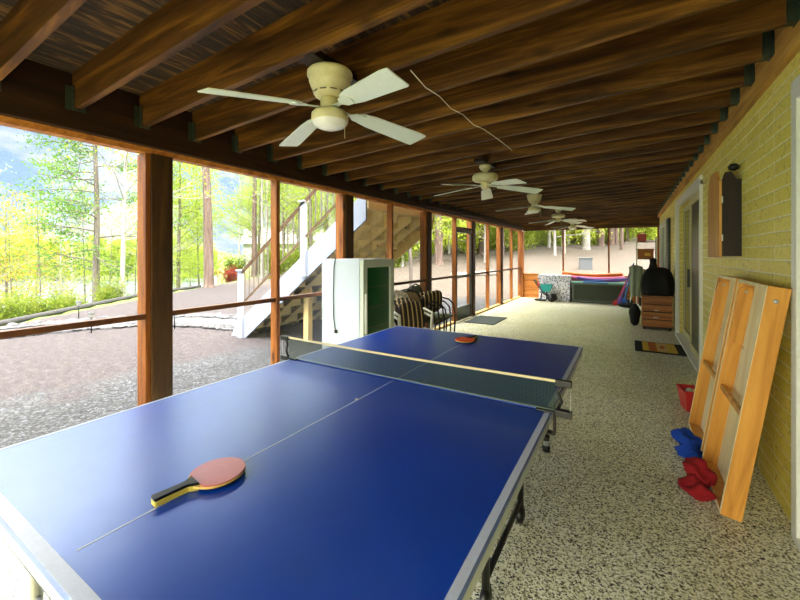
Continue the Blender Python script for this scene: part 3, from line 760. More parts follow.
# ---------------------------------------------------------------- cornhole boards leaning on the wall
def cornhole(y0, label):
    L, W, D = 1.28, .62, .092
    o = empty('cornhole_board', (.429, y0, 0.004), 0, label, 'cornhole board', 'cornhole boards leaning on the brick wall')
    o.rotation_euler = (0, R(8.7), 0)
    t = .02
    o.location.z = .0155
    MB().box((0, 0, 0), (D, t, L)).build('side_rail', W_BOARD, o, .002)
    MB().box((0, W-t, 0), (D, W, L)).build('side_rail', W_BOARD, o, .002)
    MB().box((0, t, L-t), (D, W-t, L)).build('end_rail', W_BOARD, o, .002)
    MB().box((0, t, 0), (D, W-t, t)).build('end_rail', W_BOARD, o, .002)
    eg_ = MB()
    eg_.box((-.002, 0, 0), (-.0002, t, L)).box((-.002, W-t, 0), (-.0002, W, L)).box((-.002, t, L-t), (-.0002, W-t, L)).box((-.002, t, 0), (-.0002, W-t, t))
    eg_.build('frame_edge', W_PLY, o)
    # pale plywood face with its round hole
    p = MB(); cz, cy, hr_ = L-.23, W/2, .076
    seg = 32; xs = D-.014
    inner = [(cy+hr_*math.cos(2*math.pi*i/seg), cz+hr_*math.sin(2*math.pi*i/seg)) for i in range(seg)]
    def outer(i):
        a = 2*math.pi*i/seg; c, s = math.cos(a), math.sin(a)
        k = min(((W/2-t)/abs(c)) if abs(c) > 1e-6 else 9, (.21/abs(s)) if abs(s) > 1e-6 else 9)
        return (cy+c*k, cz+s*k)
    outr = [outer(i) for i in range(seg)]
    vs = []
    for x in (xs, D-.001):
        for q in inner+outr: vs.append((x, q[0], q[1]))
    fs = []
    for i in range(seg):
        j = (i+1) % seg
        fs += [(i, j, seg+j, seg+i), (2*seg+i, 3*seg+i, 3*seg+j, 2*seg+j), (i, 2*seg+i, 2*seg+j, j)]
    p.add(vs, fs)
    p.box((xs, t, t), (D-.001, W-t, cz-.21))
    p.build('face_panel', W_PLY, o)
    for s, (a, b) in (('f', (W-t-.022, W-t-.003)), ('n', (t+.003, t+.022))):
        lp = [(.006, L-.42), (.078, L-.42)]
        for i in range(9):
            an = math.pi*i/8; lp.append((.042+.036*math.cos(an), L-.075+.036*math.sin(an)))
        lg = MB().prism(lp, a, b).build('folding_leg', W_BOARD, o, .002)
        yb_ = a if s == 'f' else b
        MB().lathe([(0, 0), (.009, 0), (.009, .006), (.004, .01), (0, .01)], 6, M=Matrix.Translation((.042, yb_, L-.075)) @ Matrix.Rotation(R(90 if s == 'f' else -90), 4, 'X')).build('bolt', GREYM, lg)
    MB().lathe([(0, 0), (.012, 0), (.010, .004), (0, .005)], 12, M=Matrix.Translation((.042, 0, L-.075)) @ Matrix.Rotation(R(90), 4, 'X')).build('bolt', GREYM, o)
    MB().box((.012, t, L-.74), (.034, W-t, L-.71)).build('cross_brace', W_BOARD, o, .002)
    return o
cornhole(2.69, 'wooden cornhole board leaning nearest the camera, with red bags at its foot')
cornhole(3.375, 'second wooden cornhole board leaning on the wall, behind the nearest one')
def bag(loc, rz, m, label, sc=1, seed=0, rx=0, cat='bean bag', group='cornhole bags'):
    rs = random.Random(seed)
    ph = [rs.uniform(0, 6.28) for _ in range(6)]
    def fn(v):
        a = math.atan2(v.y, v.x); c, s = math.cos(a), math.sin(a)
        k = 1/max(abs(c), abs(s))
        k = 1+(k-1)*.8
        zz = v.z*(1+.40*math.sin(4*v.x+ph[0])+.38*math.sin(5*v.y+ph[1]))*(1-.45*max(0, k-1.1)/.3)
        wr = 1+.07*math.sin(5*a+ph[2])+.05*math.sin(9*a+ph[3])
        return Vector((v.x*k*wr, v.y*k*wr, zz+.18*math.sin(2.5*v.x+ph[4])*(1-abs(v.z))))
    o = empty('cornhole_bag', loc, rz, label, cat, group)
    b = MB().blob((0, 0, 0), (.076*sc, .076*sc, .042*sc), M=Matrix.Rotation(rx, 4, 'X'), nu=28, nv=14, fn=fn).build('fabric_cover', m, o)
    sm = MB(); pts = []
    for i in range(29):
        a = 2*math.pi*i/28; v = fn(Vector((math.cos(a), math.sin(a), 0)))
        pts.append(Matrix.Rotation(rx, 4, 'X') @ Vector((v.x*.077*sc, v.y*.077*sc, v.z*.042*sc)))
    sm.tube(pts, .0035, 6, False); sm.build('seam', m, o)
    return o
bag((.34, 2.86, .040), .3, REDF, 'red cornhole bag lying lowest in front of the nearest board', 1.0, 1)
bag((.375, 2.98, .10), 1.0, REDF, 'red cornhole bag heaped on top of the other red one', 1.0, 2, R(30))
bag((.385, 3.02, .038), .1, REDF, 'red cornhole bag at the back of the red heap', .9, 3)
bag((.37, 3.36, .038), .2, BLUF, 'blue cornhole bag lying flat between the boards', 1.0, 4)
bag((.36, 3.45, .098), .9, BLUF, 'blue cornhole bag on top of the flat blue one', 1.05, 5, R(24))
bag((.40, 3.52, .040), .5, BLUF, 'blue cornhole bag tucked against the far board', .95, 6)
tub = empty('red_tub', (.50, 4.42, 0), R(12), 'small red plastic tub on the floor beyond the cornhole boards', 'tub')
def frust(a0, b0, a1, b1, z0, z1, th=.004):
    m = MB()
    o1 = [(-a0, -b0, z0), (a0, -b0, z0), (a0, b0, z0), (-a0, b0, z0)]; o2 = [(-a1, -b1, z1), (a1, -b1, z1), (a1, b1, z1), (-a1, b1, z1)]
    i2 = [(-a1+th, -b1+th, z1), (a1-th, -b1+th, z1), (a1-th, b1-th, z1), (-a1+th, b1-th, z1)]; i1 = [(-a0+th, -b0+th, z0+th), (a0-th, -b0+th, z0+th), (a0-th, b0-th, z0+th), (-a0+th, b0-th, z0+th)]
    vs = o1+o2+i2+i1; fs = [(0, 3, 2, 1), (12, 13, 14, 15)]
    for i in range(4):
        j = (i+1) % 4; fs += [(i, j, 4+j, 4+i), (4+i, 4+j, 8+j, 8+i), (8+i, 8+j, 12+j, 12+i)]
    return m.add(vs, fs)
frust(.06, .08, .085, .11, 0, .19).build('body', REDP, tub)
MB().box((-.092, -.117, .183), (.092, -.107, .195)).box((-.092, .107, .183), (.092, .117, .195)).box((-.092, -.107, .183), (-.082, .107, .195)).box((.082, -.107, .183), (.092, .107, .195)).build('rim', REDP, tub, .002)
for i, (x, y) in enumerate(((-.02, -.03), (.03, .04), (-.01, .05))):
    tag(MB().blob((.50+x, 4.42+y, .150), (.034, .034, .034)).blob((.50+x, 4.42+y, .08), (.034, .034, .034)).build('ball', (PLASW, MATTAN, PLASW)[i]), 'pale ball inside the small red tub', 'ball', 'balls in the red tub')

# ---------------------------------------------------------------- beverage fridge
fr = empty('beverage_fridge', (-2.98, 3.21, 0), 0, 'tall white beverage fridge with a green tinted glass door', 'fridge')
MB().box((0, 0, .04), (.53, .61, 1.39)).build('body', FRIDGE, fr, .006)
MB().box((.03, .02, 0), (.50, .59, .04)).build('plinth', BLACK, fr)
dr = MB(); x0, x1 = .536, .585
dr.box((x0, .0, .07), (x1, .07, 1.385)).box((x0, .54, .07), (x1, .61, 1.385)).box((x0, .07, 1.30), (x1, .54, 1.385)).box((x0, .07, .07), (x1, .54, .19))
dro = dr.build('door', FRIDGEG, fr, .003)
MB().box((x0+.012, .07, .19), (x0+.02, .54, 1.30)).build('glass_pane', GLASSG, dro)
MB().box((x1, .02, .60), (x1+.022, .045, 1.02)).build('handle', WHITE, dro, .003)
for i in range(4): MB().box((x0+.021, .075, .42+i*.22), (x0+.0225, .535, .427+i*.22)).build('shelf', GREENB, fr)
cd = MB(); cd.tube([(.20, .01, 1.395), (.20, -.006, 1.392), (.185, -.008, 1.30), (.175, -.008, 1.0), (.18, -.008, .75), (.20, -.008, .62), (.215, -.008, .60)], .005, 8)
cdo = cd.build('power_cord', CORD, fr)
MB().box((.20, -.022, .575), (.235, -.002, .61)).build('plug', BLACK, cdo, .003)

# ---------------------------------------------------------------- chairs by the screen
def plastic_chair(loc, rz, label, z=0, cushions=0):
    o = empty('plastic_chair', (loc[0], loc[1], z), rz, label, 'chair', 'white plastic chairs')
    MB().prism([(-.22, -.22), (.22, -.22), (.20, .22), (-.20, .22)], .40, .42, 'z').build('seat', PLASW, o, .004)
    bk = MB(); 
    for i in range(7):
        x = -.18+i*.06
        bk.tube([(x, .21, .42), (x*.98, .25, .62), (x*.92, .29, .86-abs(x)*.25)], .014, 6)
    bk.tube([(-.21, .21, .42), (-.20, .26, .68), (-.16, .295, .84), (0, .305, .89), (.16, .295, .84), (.20, .26, .68), (.21, .21, .42)], .018, 8)
    bk.build('backrest', PLASW, o)
    for sx in (-1, 1):
        MB().tube([(sx*.235, -.20, .40), (sx*.25, -.20, .63), (sx*.25, -.05, .655), (sx*.235, .12, .65), (sx*.215, .235, .62)], .018, 8).build('armrest', PLASW, o)
        for (a, b) in ((-.20, -.03), (.20, .05)):
            MB().tube([(sx*.20, a, .41), (sx*.235, a+b, .0)], .022, 8, r2=.017).build('leg', PLASW, o)
    return o
plastic_chair((-2.50, 4.32), R(62), 'white plastic armchair beside the glass door fridge, lower of two stacked')
plastic_chair((-2.50, 4.33), R(62), 'white plastic armchair stacked on another, holding the striped cushions', .05)
for i, (dz, dr_) in enumerate(((0, 0), (.07, 6), (.14, -4))):
    c_ = MB().blob((0, 0, 0), (.19, .045, .20), nu=20, nv=12, fn=lambda v: Vector((math.copysign(abs(v.x)**.6, v.x), v.y, math.copysign(abs(v.z)**.6, v.z)))).build('striped_cushion', CUSH)
    c_.location = (-2.60+.085*i, 4.40-.045*i, .66-.01*i); c_.rotation_euler = (R(-20), R(-6+i*5), R(62+dr_))
    tag(c_, ['striped cushion at the back of the three on the white plastic chair', 'striped cushion in the middle of the three on the white plastic chair', 'striped cushion at the front of the three on the white plastic chair'][i], 'cushion', 'dark striped cushions')

def metal_chair(loc, rz, label, m, seatm, z=0):
    o = empty('metal_armchair', (loc[0], loc[1], z), rz, label, 'chair', 'curved metal patio armchairs')
    MB().prism([(-.22, -.24), (.22, -.24), (.20, .20), (-.20, .20)], .395, .41, 'z').build('seat', seatm, o, .004)
    pr = []
    for i in range(9):
        u = i/8; pr.append((.20+.10*u+.02*math.sin(math.pi*u), .41+.44*u))
    bk = MB()
    k = 8; vs = []
    for (y, zz) in pr:
        wv = .20*(1-.25*max(0, (zz-.70)/.15)**2)
        for j in range(k+1):
            q = -1+2*j/k; vs.append((q*wv, y-.03*(1-q*q)*-1, zz))
    fs = [(i*(k+1)+j, i*(k+1)+j+1, (i+1)*(k+1)+j+1, (i+1)*(k+1)+j) for i in range(8) for j in range(k)]
    n0 = len(vs); vs += [(a, b+.012, c) for a, b, c in vs]; fs += [tuple(q+n0 for q in reversed(f)) for f in fs]
    bk.add(vs, fs, True); bk.build('backrest', seatm, o)
    bf = MB(); bf.tube([(-.215, .20, .40), (-.215, .28, .72), (-.15, .315, .85), (0, .325, .885), (.15, .315, .85), (.215, .28, .72), (.215, .20, .40)], .012, 8); bf.build('back_frame', m, o)
    for sx in (-1, 1):
        pts = [(sx*.25, .23, .52), (sx*.26, .12, .62), (sx*.265, -.02, .665), (sx*.265, -.15, .64), (sx*.26, -.235, .56), (sx*.255, -.26, .40), (sx*.25, -.25, .02)]
        MB().tube(pts, .013, 8).build('armrest', m, o)
        MB().tube([(sx*.25, .23, .52), (sx*.24, .25, .30), (sx*.25, .30, .02)], .012, 8).build('leg', m, o)
    MB().tube([(-.25, -.24, .385), (.25, -.24, .385)], .010, 8).build('stretcher', m, o)
    return o
metal_chair((-2.78, 4.93), R(195), 'brown backed metal armchair standing behind the plastic chairs', BLACKM, CH_BRN, .06)
for i in range(3):
    metal_chair((-2.74+.06*i, 5.30+.03*i), R(95), ['curved metal armchair at the bottom of the nested stack by the post', 'curved metal armchair in the middle of the nested stack by the post', 'curved metal armchair on top of the nested stack by the post'][i], BLACKM, CH_BRN if i < 2 else mat('sage_sling', (.10, .13, .08, 1), .6), .04*i)
for i in range(2):
    c_ = MB().blob((0, 0, 0), (.20, .045, .19), nu=20, nv=12, fn=lambda v: Vector((math.copysign(abs(v.x)**.6, v.x), v.y, math.copysign(abs(v.z)**.6, v.z)))).build('striped_cushion', CUSH)
    c_.location = (-2.66+.10*i, 5.10+.05*i, .70+.01*i); c_.rotation_euler = (R(18), R(-12), R(60))
    tag(c_, ['striped cushion on the left side of the curved metal chairs', 'striped cushion leaning nearest the post on the curved metal chairs'][i], 'cushion', 'dark striped cushions')
o = MB().box((-2.98, 7.55, .001), (-2.35, 8.55, .014)).build('doormat', MATGRY, None, .003); tag(o, 'plain grey doormat inside the screen door', 'doormat')

# ---------------------------------------------------------------- patterned doormat at the sliding door
dm = empty('patterned_doormat', (.42, 7.05, 0), 0, 'black bordered yellow and orange doormat beside the sliding door', 'doormat')
MB().box((-.34, -.40, .001), (.285, .36, .010)).build('border', MATBLK, dm, .002)
MB().box((-.24, -.33, .0102), (.19, .32, .0125)).build('field', MATYEL, dm)
MB().box((-.16, -.33, .0127), (-.06, .32, .0135)).build('stripe', MATORA, dm)
MB().box((-.045, -.31, .0127), (.08, .30, .0132)).build('stripe', MATTAN, dm)
MB().prism([(-.03, -.02), (.02, -.14), (.045, -.02), (.075, 0), (.045, .03), (.02, .14)], .0133, .0140, 'z').build('emblem', MATORA, dm)

# ---------------------------------------------------------------- wooden chest on casters with covered grill
ch = empty('wooden_chest', (.215, 8.62, 0), 0, 'brown slatted wooden chest on casters under the black cover', 'chest')
for i in range(4): MB().box((.0, .02, .064+i*.143), (.485, .50, .192+i*.143)).build('drawer', W_CHEST, ch, .006)
MB().box((.01, .03, .04), (.475, .49, .635)).build('carcass', W_DARK, ch)
MB().box((-.01, .01, .632), (.495, .51, .65)).build('top', W_CHEST, ch, .003)
for (x, y) in ((.04, .06), (.445, .06), (.04, .46), (.445, .46)):
    MB().lathe([(0, -.012), (.02, -.012), (.022, 0), (.02, .012), (0, .012)], 12, M=Matrix.Translation((x, y, .022)) @ Matrix.Rotation(R(90), 4, 'X')).build('caster', BLACK, ch)
MB().box((.18, .012, .235), (.25, .0195, .248)).box((.20, .012, .375), (.26, .0195, .385)).build('drawer_pull', GREYM, ch)
cv = MB()
def cvf(v):
    x = math.copysign(abs(v.x)**.55, v.x); y = math.copysign(abs(v.y)**.55, v.y)
    z = max(-.55, v.z)
    a = math.atan2(v.y, v.x)
    k = 1+.04*math.sin(9*a)*(1-v.z)
    return Vector((x*k, y*k, z))
cv.blob((.20, .27, .975), (.27, .30, .345), nu=48, nv=20, fn=cvf)
cvr = empty('grill_cover', (.215+.06, 8.62, 0), 0, 'black vinyl cover draped over a grill, standing on the wooden chest', 'grill')
cv.lathe([(.085, 1.10), (.075, 1.22), (.055, 1.32), (.062, 1.36), (.05, 1.40), (.0, 1.41)], 18, (.13, .27, .09))
cv.build('cover', COVER, cvr)
cvr.location.z = -.13
sk = MB(); sk.box((.07, -.12+.05, .70), (.44, .62-.05, .84)); 
tag(MB().blob((.10, 8.95, .23), (.10, .12, .225), nu=18, nv=12, fn=lambda v: Vector((v.x*(1+.1*math.sin(5*v.z)), v.y, v.z))).build('black_bag', COVER), 'black bag slumped on the floor left of the wooden chest', 'bag')

# ---------------------------------------------------------------- metal shelf rack with cans and boxes
rk = empty('shelf_rack', (.17, 11.35, 0), 0, 'white metal shelf rack in the far right corner', 'shelf')
for (x, y) in ((0, 0), (.42, 0), (0, .40), (.42, .40)):
    MB().box((x-.012, y-.012, 0), (x+.012, y+.012, 1.86)).build('upright', TRIMW, rk)
zs = [.12, .50, .90, 1.33, 1.765]
for i, z in enumerate(zs): MB().box((.013, -.012, z-.02), (.407, .412, z)).build('shelf', DOORG if i >= 3 else GREYM, rk)
gc = empty('gas_can', (.28, 11.50, 1.765), 0, 'red fuel can standing on top of the shelf rack', 'fuel can')
MB().box((-.10, -.07, 0), (.10, .09, .19)).build('body', REDP, gc, .02)
MB().tube([(-.05, .01, .18), (-.05, .01, .225), (.05, .01, .225), (.05, .01, .18)], .010, 8).build('handle', REDP, gc)
MB().tube([(.07, .01, .18), (.09, .01, .28)], .012, 8, r2=.008).build('spout', BLACK, gc)
bo = empty('storage_box', (.36, 11.5, 1.33), 0, 'orange brown storage box with a yellow label on the rack', 'box')
MB().box((-.17, -.14, 0), (.17, .14, .23)).build('body', BOXO, bo, .004)
MB().box((-.18, -.15, .20), (.18, .15, .25)).build('lid', BOXO, bo, .004)
MB().box((-.02, -.1445, .07), (.10, -.1405, .14)).build('yellow_label', YELL, bo)
for i in range(4):
    tag(MB().lathe([(0, 0), (.038, 0), (.04, .12), (.03, .15), (.03, .165), (0, .165)], 16, (.235+i*.095, 11.42, .90)).build('white_jar', PLASW), ['white jar at the left end of the rack shelf', 'white jar second from the left on the rack shelf', 'white jar third from the left on the rack shelf', 'white jar at the right end of the rack shelf'][i], 'jar', 'white jars on the shelf rack')
for i, (x, z, h) in enumerate(((.24, .5, .22), (.42, .5, .28), (.3, .12, .25))):
    tag(MB().box((x-.08, 11.42, z), (x+.08, 11.62, z+h)).build('storage_bin', (GREYC, TEALB, BLACK)[i], None, .01), ['grey bin low on the shelf rack', 'pale teal bin low on the shelf rack', 'black bin on the bottom shelf of the rack'][i], 'bin')
cl = MB(); vs = []; nx, nz_ = 14, 12
for j in range(nz_+1):
    for i in range(nx+1):
        u, v = i/nx, j/nz_
        x = .00+.30*u; y = 11.20+.03*math.sin(u*14+v*2)-.02*v
        vs.append((x+.03*v*(1-2*u), y, 1.12-.78*v+.05*math.sin(u*3.1)))
fs = [(j*(nx+1)+i, j*(nx+1)+i+1, (j+1)*(nx+1)+i+1, (j+1)*(nx+1)+i) for j in range(nz_) for i in range(nx)]
n0 = len(vs); vs += [(a, b+.02, c) for a, b, c in vs]; fs2 = [tuple(q+n0 for q in reversed(f)) for f in fs]
bd = [i for i in range(nx+1)]+[(j+1)*(nx+1)-1 for j in range(1, nz_+1)]+[nz_*(nx+1)+i for i in range(nx-1, -1, -1)]+[j*(nx+1) for j in range(nz_-1, 0, -1)]
fs3 = [(a, a+n0, b+n0, b) for a, b in zip(bd, bd[1:]+bd[:1])]
cl.add(vs, fs+fs2+fs3, True)
tag(cl.build('hanging_cloth', GREYC), 'grey green cloth hanging from the side of the shelf rack', 'cloth')

# long handled tools and poles leaning
def lean(name, a, b, r, m, label, cat, head=None):
    o = empty(name, a, 0, label, cat, 'poles leaning by the shelf rack')
    d = tuple(q-p for p, q in zip(a, b))
    MB().tube([(0, 0, 0), d], r, 8).build('pole', m, o)
    if head: MB().prism([(-.05, -.05), (.05, -.05), (.09, .05), (.03, .16), (-.05, .10)], -.02, .02, 'y').build('blade', head, o, .01)
    return o
lean('paddle_pole', (-.22, 12.12, .12), (.08, 11.84, 1.15), .020, PURPLE, 'purple pole leaning left of the shelf rack', 'pole', PURPLE)
lean('paddle_pole', (-.12, 12.06, .11), (.11, 11.84, 1.20), .018, BLUE, 'blue pole leaning beside the purple one', 'pole', BLUE)
lean('paddle_pole', (-.34, 12.24, .0), (.02, 11.90, .90), .015, REDP, 'red pole leaning leftmost of the far corner poles', 'pole', REDP)
lean('paddle_pole', (.02, 11.92, .10), (.13, 11.80, 1.05), .015, TRIMW, 'white pole leaning nearest the shelf rack', 'pole', BLACK)
hs = MB().blob((-.12, 12.0, .055), (.16, .12, .055)).blob((.02, 11.88, .05), (.10, .09, .05))
hs.build('floor_bag', COVER); bpy.data.objects['floor_bag']['label'] = 'black soft bag on the floor under the leaning poles'; bpy.data.objects['floor_bag']['category'] = 'bag'

# ---------------------------------------------------------------- bench, floats, patterned box
bn = empty('storage_bench', (-1.46, 12.42, 0), 0, 'dark green panelled storage bench against the end wall', 'bench')
MB().box((.04, .03, .05), (1.37, .44, .56)).build('body', GREENB, bn)
fm = MB()
fm.box((0, .0, .0), (.05, .05, .58)).box((1.36, 0, 0), (1.41, .05, .58)).box((.05, .0, .53), (1.36, .045, .58)).box((.05, 0, .03), (1.36, .045, .07)).box((0, .42, 0), (.05, .47, .58)).box((1.36, .42, 0), (1.41, .47, .58))
fm.build('frame', FRAMEB, bn, .002)
MB().box((-.04, -.04, .581), (1.50, .50, .62)).build('top', TEALB, bn, .004)
MB().box((.30, -.046, .585), (.95, -.041, .618)).build('blue_stripe', BLUE, bn)
def flt(name, y, z, x0, x1, r, m, label, bend=.05):
    pts = [(x0+(x1-x0)*i/16, y, z+bend*(2*i/16-1)**2) for i in range(17)]
    a = MB()
    ks = []
    for i in range(16): pass
    a.tube(pts, r, 12)
    tag(a.build(name, m), label, 'pool float', 'pool floats on the bench')
flt('foam_float', 12.86, .76, -1.80, -.15, .095, ORANGE, 'orange foam float at the back of the bench top', .06)
flt('foam_float', 12.72, .69, -1.62, -.10, .065, PINK, 'pink foam float along the middle of the bench top', .05)
flt('foam_float', 12.60, .665, -1.35, -.02, .045, PURPLE, 'purple foam float at the front of the bench top', .07)
flt('foam_float', 12.50, .645, -1.15, -.60, .022, BLUE, 'short blue foam float at the front edge of the bench', .0)
px = empty('patterned_box', (-2.43, 12.45, 0), 0, 'box under a black and white dappled cloth beside the green bench', 'box')
MB().box((0, 0, 0), (.90, .50, .66)).build('cloth_sides', M_DAP, px, .01)
MB().box((-.03, -.02, .661), (.92, .52, .80)).build('cloth_top', M_DAP, px, .03)
sp = empty('wheeled_cart', (-2.15, 12.20, 0), 0, 'teal and black wheeled cart in front of the dappled box', 'cart')
frust(.10, .10, .17, .14, .30, .52).build('tub', TEAL, sp)
for s in (-1, 1):
    MB().lathe([(0, -.02), (.045, -.02), (.045, -.012), (.10, -.02), (.12, -.008), (.12, .008), (.10, .02), (.045, .012), (.045, .02), (0, .02)], 24, M=Matrix.Translation((.16, s*.12, .12)) @ Matrix.Rotation(R(90), 4, 'X')).build('wheel', BLACK, sp)
    MB().tube([(-.35, s*.09, .64), (-.28, s*.09, .52), (-.05, s*.09, .22), (.16, s*.09, .12)], .016, 8).build('frame_tube', BLACKM, sp)
MB().tube([(-.35, -.09, .64), (-.35, .09, .64)], .02, 8).build('handle', BLACK, sp)
MB().box((-.34, -.12, .02), (-.02, .12, .06)).build('foot', BLACK, sp, .01)
MB().box((-.27, -.10, .46), (-.20, .10, .54)).build('red_grip', REDP, sp, .01)
MB().tube([(-.18, 0, .05), (-.12, 0, .36)], .02, 8).tube([(0, 0, .06), (.0, 0, .31)], .02, 8).build('strut', BLACKM, sp)

# ---------------------------------------------------------------- exterior staircase
st = empty('exterior_staircase', (-3.3, 4.5, 0), 0, 'wooden outdoor stairs with a white stringer climbing to the deck', 'staircase')
sl = .746
def zlow(X): return 2.115-sl*(-3.08-X)       # lower edge of near stringer at world X
def T(X): return X+3.3
xa, xb = -6.05, -3.30
strg = [(T(xa), zlow(xa)), (T(xb), zlow(xb)), (T(xb), zlow(xb)+.435), (T(-6.33), -.1+.22), (T(-6.46), -.1)]
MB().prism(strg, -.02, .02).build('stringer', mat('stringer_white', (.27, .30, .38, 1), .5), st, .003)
W_ = 2.2
MB().prism(strg, W_-.02, W_+.02).build('stringer', W_STAIRZ, st, .003)
NR = 13; rise = (2.62+.1)/NR; run = rise/sl
for i in range(1, 5):
    yy = W_*i/5
    tops = []; x = T(xb); z = 2.36
    for q in range(NR-1):
        z -= rise
        tops += [(x, z-.038), (x-run, z-.038)]
        x -= run
    MB().prism([(T(xb), zlow(xb)+.06)]+tops+[(x, -.1), (x+.12, -.1)], yy-.019, yy+.019).build('inner_stringer', W_STAIR, st)
x = T(xb); z = 2.36
for i in range(NR-1):
    z -= rise
    MB().box((x-run-.02, .021, z-.036), (x, W_-.021, z)).build('tread', W_STAIR, st, .002)
    MB().box((x-.0, .021, z-.036), (x+.018, W_-.021, z+rise-.036)).build('riser', W_STAIR, st)
    x -= run
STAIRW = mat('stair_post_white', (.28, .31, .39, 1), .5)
def npost(X, top, w_=.055):
    zb_ = zlow(X)+.38
    MB().box((T(X)-w_, -.075, zlow(X)+.05), (T(X)+w_, -.021, top)).build('newel_post', STAIRW, st, .003)
    MB().box((T(X)-w_-.015, -.11, top), (T(X)+w_+.015, .02, top+.03)).build('post_cap', STAIRW, st, .004)
npost(-6.14, 1.13); npost(-4.53, 2.29)
def zr(X): return 1.08+sl*(X+6.14)
MB().prism([(T(-6.09), zr(-6.09)-.03), (T(-3.3), zr(-3.3)-.03), (T(-3.3), zr(-3.3)+.02), (T(-6.09), zr(-6.09)+.02)], -.075, -.025).build('handrail', W_HANDRAIL, st)
MB().prism([(T(-6.09), zr(-6.09)-.60), (T(-3.3), zr(-3.3)-.60), (T(-3.3), zr(-3.3)-.57), (T(-6.09), zr(-6.09)-.57)], -.065, -.035).build('bottom_rail', W_HANDRAIL, st)
DKB = mat('baluster_dark', (.10, .09, .08, 1), .5)
X = -6.14+.125
while X < -3.32:
    if abs(X+4.53) > .06:
        MB().box((T(X)-.009, -.058, zr(X)-.59), (T(X)+.009, -.042, zr(X)-.03)).build('baluster', DKB, st)
    X += .125
MB().box((T(-4.93), .34, -.1), (T(-4.82), .45, zlow(-4.87)+.05)).build('support_post', W_STAIRZ, st, .003)
MB().box((T(-4.93), W_-.5, -.1), (T(-4.82), W_-.39, zlow(-4.87)+.05)).build('support_post', W_STAIRZ, st, .003)

# ---------------------------------------------------------------- path, rocks, path lights
pp = [(-6.2, 5.7), (-7.3, 5.3), (-8.5, 5.05), (-9.5, 4.4), (-10.1, 3.4), (-10.4, 2.3), (-10.5, .8), (-10.2, -1.0)]
def bez(pts, nn):
    o = []
    for i in range(len(pts)-1):
        for k_ in range(nn):
            u = k_/nn; o.append((pts[i][0]*(1-u)+pts[i+1][0]*u, pts[i][1]*(1-u)+pts[i+1][1]*u))
    o.append(pts[-1]); return o
P_ = bez(pp, 6)
pv = []
for i, (x, y) in enumerate(P_):
    a, b = P_[max(0, i-1)], P_[min(len(P_)-1, i+1)]
    d = Vector((b[0]-a[0], b[1]-a[1])).normalized(); nrm = Vector((-d.y, d.x))
    pv.append(((x+nrm.x*.55, y+nrm.y*.55), (x-nrm.x*.55, y-nrm.y*.55)))
pm = MB(); vs = []
for a, b in pv: vs += [(a[0], a[1], -.085), (b[0], b[1], -.085)]
k = len(vs); vs += [(x, y, -.13) for x, y, z in vs]
fs = [(2*i, 2*i+1, 2*i+3, 2*i+2) for i in range(len(pv)-1)]+[(2*i, 2*i+2, 2*i+2+k, 2*i+k) for i in range(len(pv)-1)]+[(2*i+1, 2*i+1+k, 2*i+3+k, 2*i+3) for i in range(len(pv)-1)]
pm.add(vs, fs); struct(pm.build('path', FLAG), 'pale garden path curving away from the stairs', 'path')
rocks = []
for s in range(3):
    rs = random.Random(40+s); ph = [rs.uniform(0, 6) for _ in range(4)]
    rocks.append(MB().blob((0, 0, 0), (.16, .11, .07), nu=10, nv=7, fn=lambda v: v*(1+.16*math.sin(4*v.x+ph[0])+.14*math.sin(5*v.y+ph[1])+.1*math.sin(6*v.z+ph[2]))).mesh('rock', STONE))
for me in rocks: me.polygons.foreach_set('use_smooth', [False]*len(me.polygons))
for i, (a, b) in enumerate(pv):
    for side, q in enumerate((a, b)):
        for rep in range(2):
            o = bpy.data.objects.new('rock', random.choice(rocks)); col.objects.link(o)
            f_ = rep*.5
            if i+1 < len(pv): nq = pv[i+1][side]
            else: nq = q
            o.location = (q[0]*(1-f_)+nq[0]*f_+random.uniform(-.06, .06), q[1]*(1-f_)+nq[1]*f_+random.uniform(-.06, .06), -.08)
            o.rotation_euler = (0, 0, random.uniform(0, 6)); s_ = random.uniform(.7, 1.25); o.scale = (s_, s_, s_)
            tag(o, ('pale rock in the row edging the far side of the garden path' if side == (0) else 'pale rock in the row edging the near side of the garden path'), 'rock', 'pale rocks edging the garden path' + (' far side' if side == 0 else ' near side'))
def pathlight(x, y, label):
    z = terrain(x, y); o = empty('path_light', (x, y, z), 0, label, 'garden light', 'small stake lights by the path')
    MB().tube([(0, 0, 0), (0, 0, .34)], .012, 6).build('stake', BLACKM, o)
    MB().lathe([(0, .30), (.04, .30), (.045, .37), (.04, .375), (0, .375)], 12).build('lantern', GREYM, o)
    MB().lathe([(.075, .375), (.05, .40), (0, .42)], 12).build('lantern_cap', BLACKM, o)
pathlight(-8.0, 4.25, 'small garden stake light right of the first dark post')
pathlight(-9.0, 3.2, 'small garden stake light seen through the left bay, near side of path')
pathlight(-11.4, 3.8, 'small garden stake light on the mulch beyond the path')
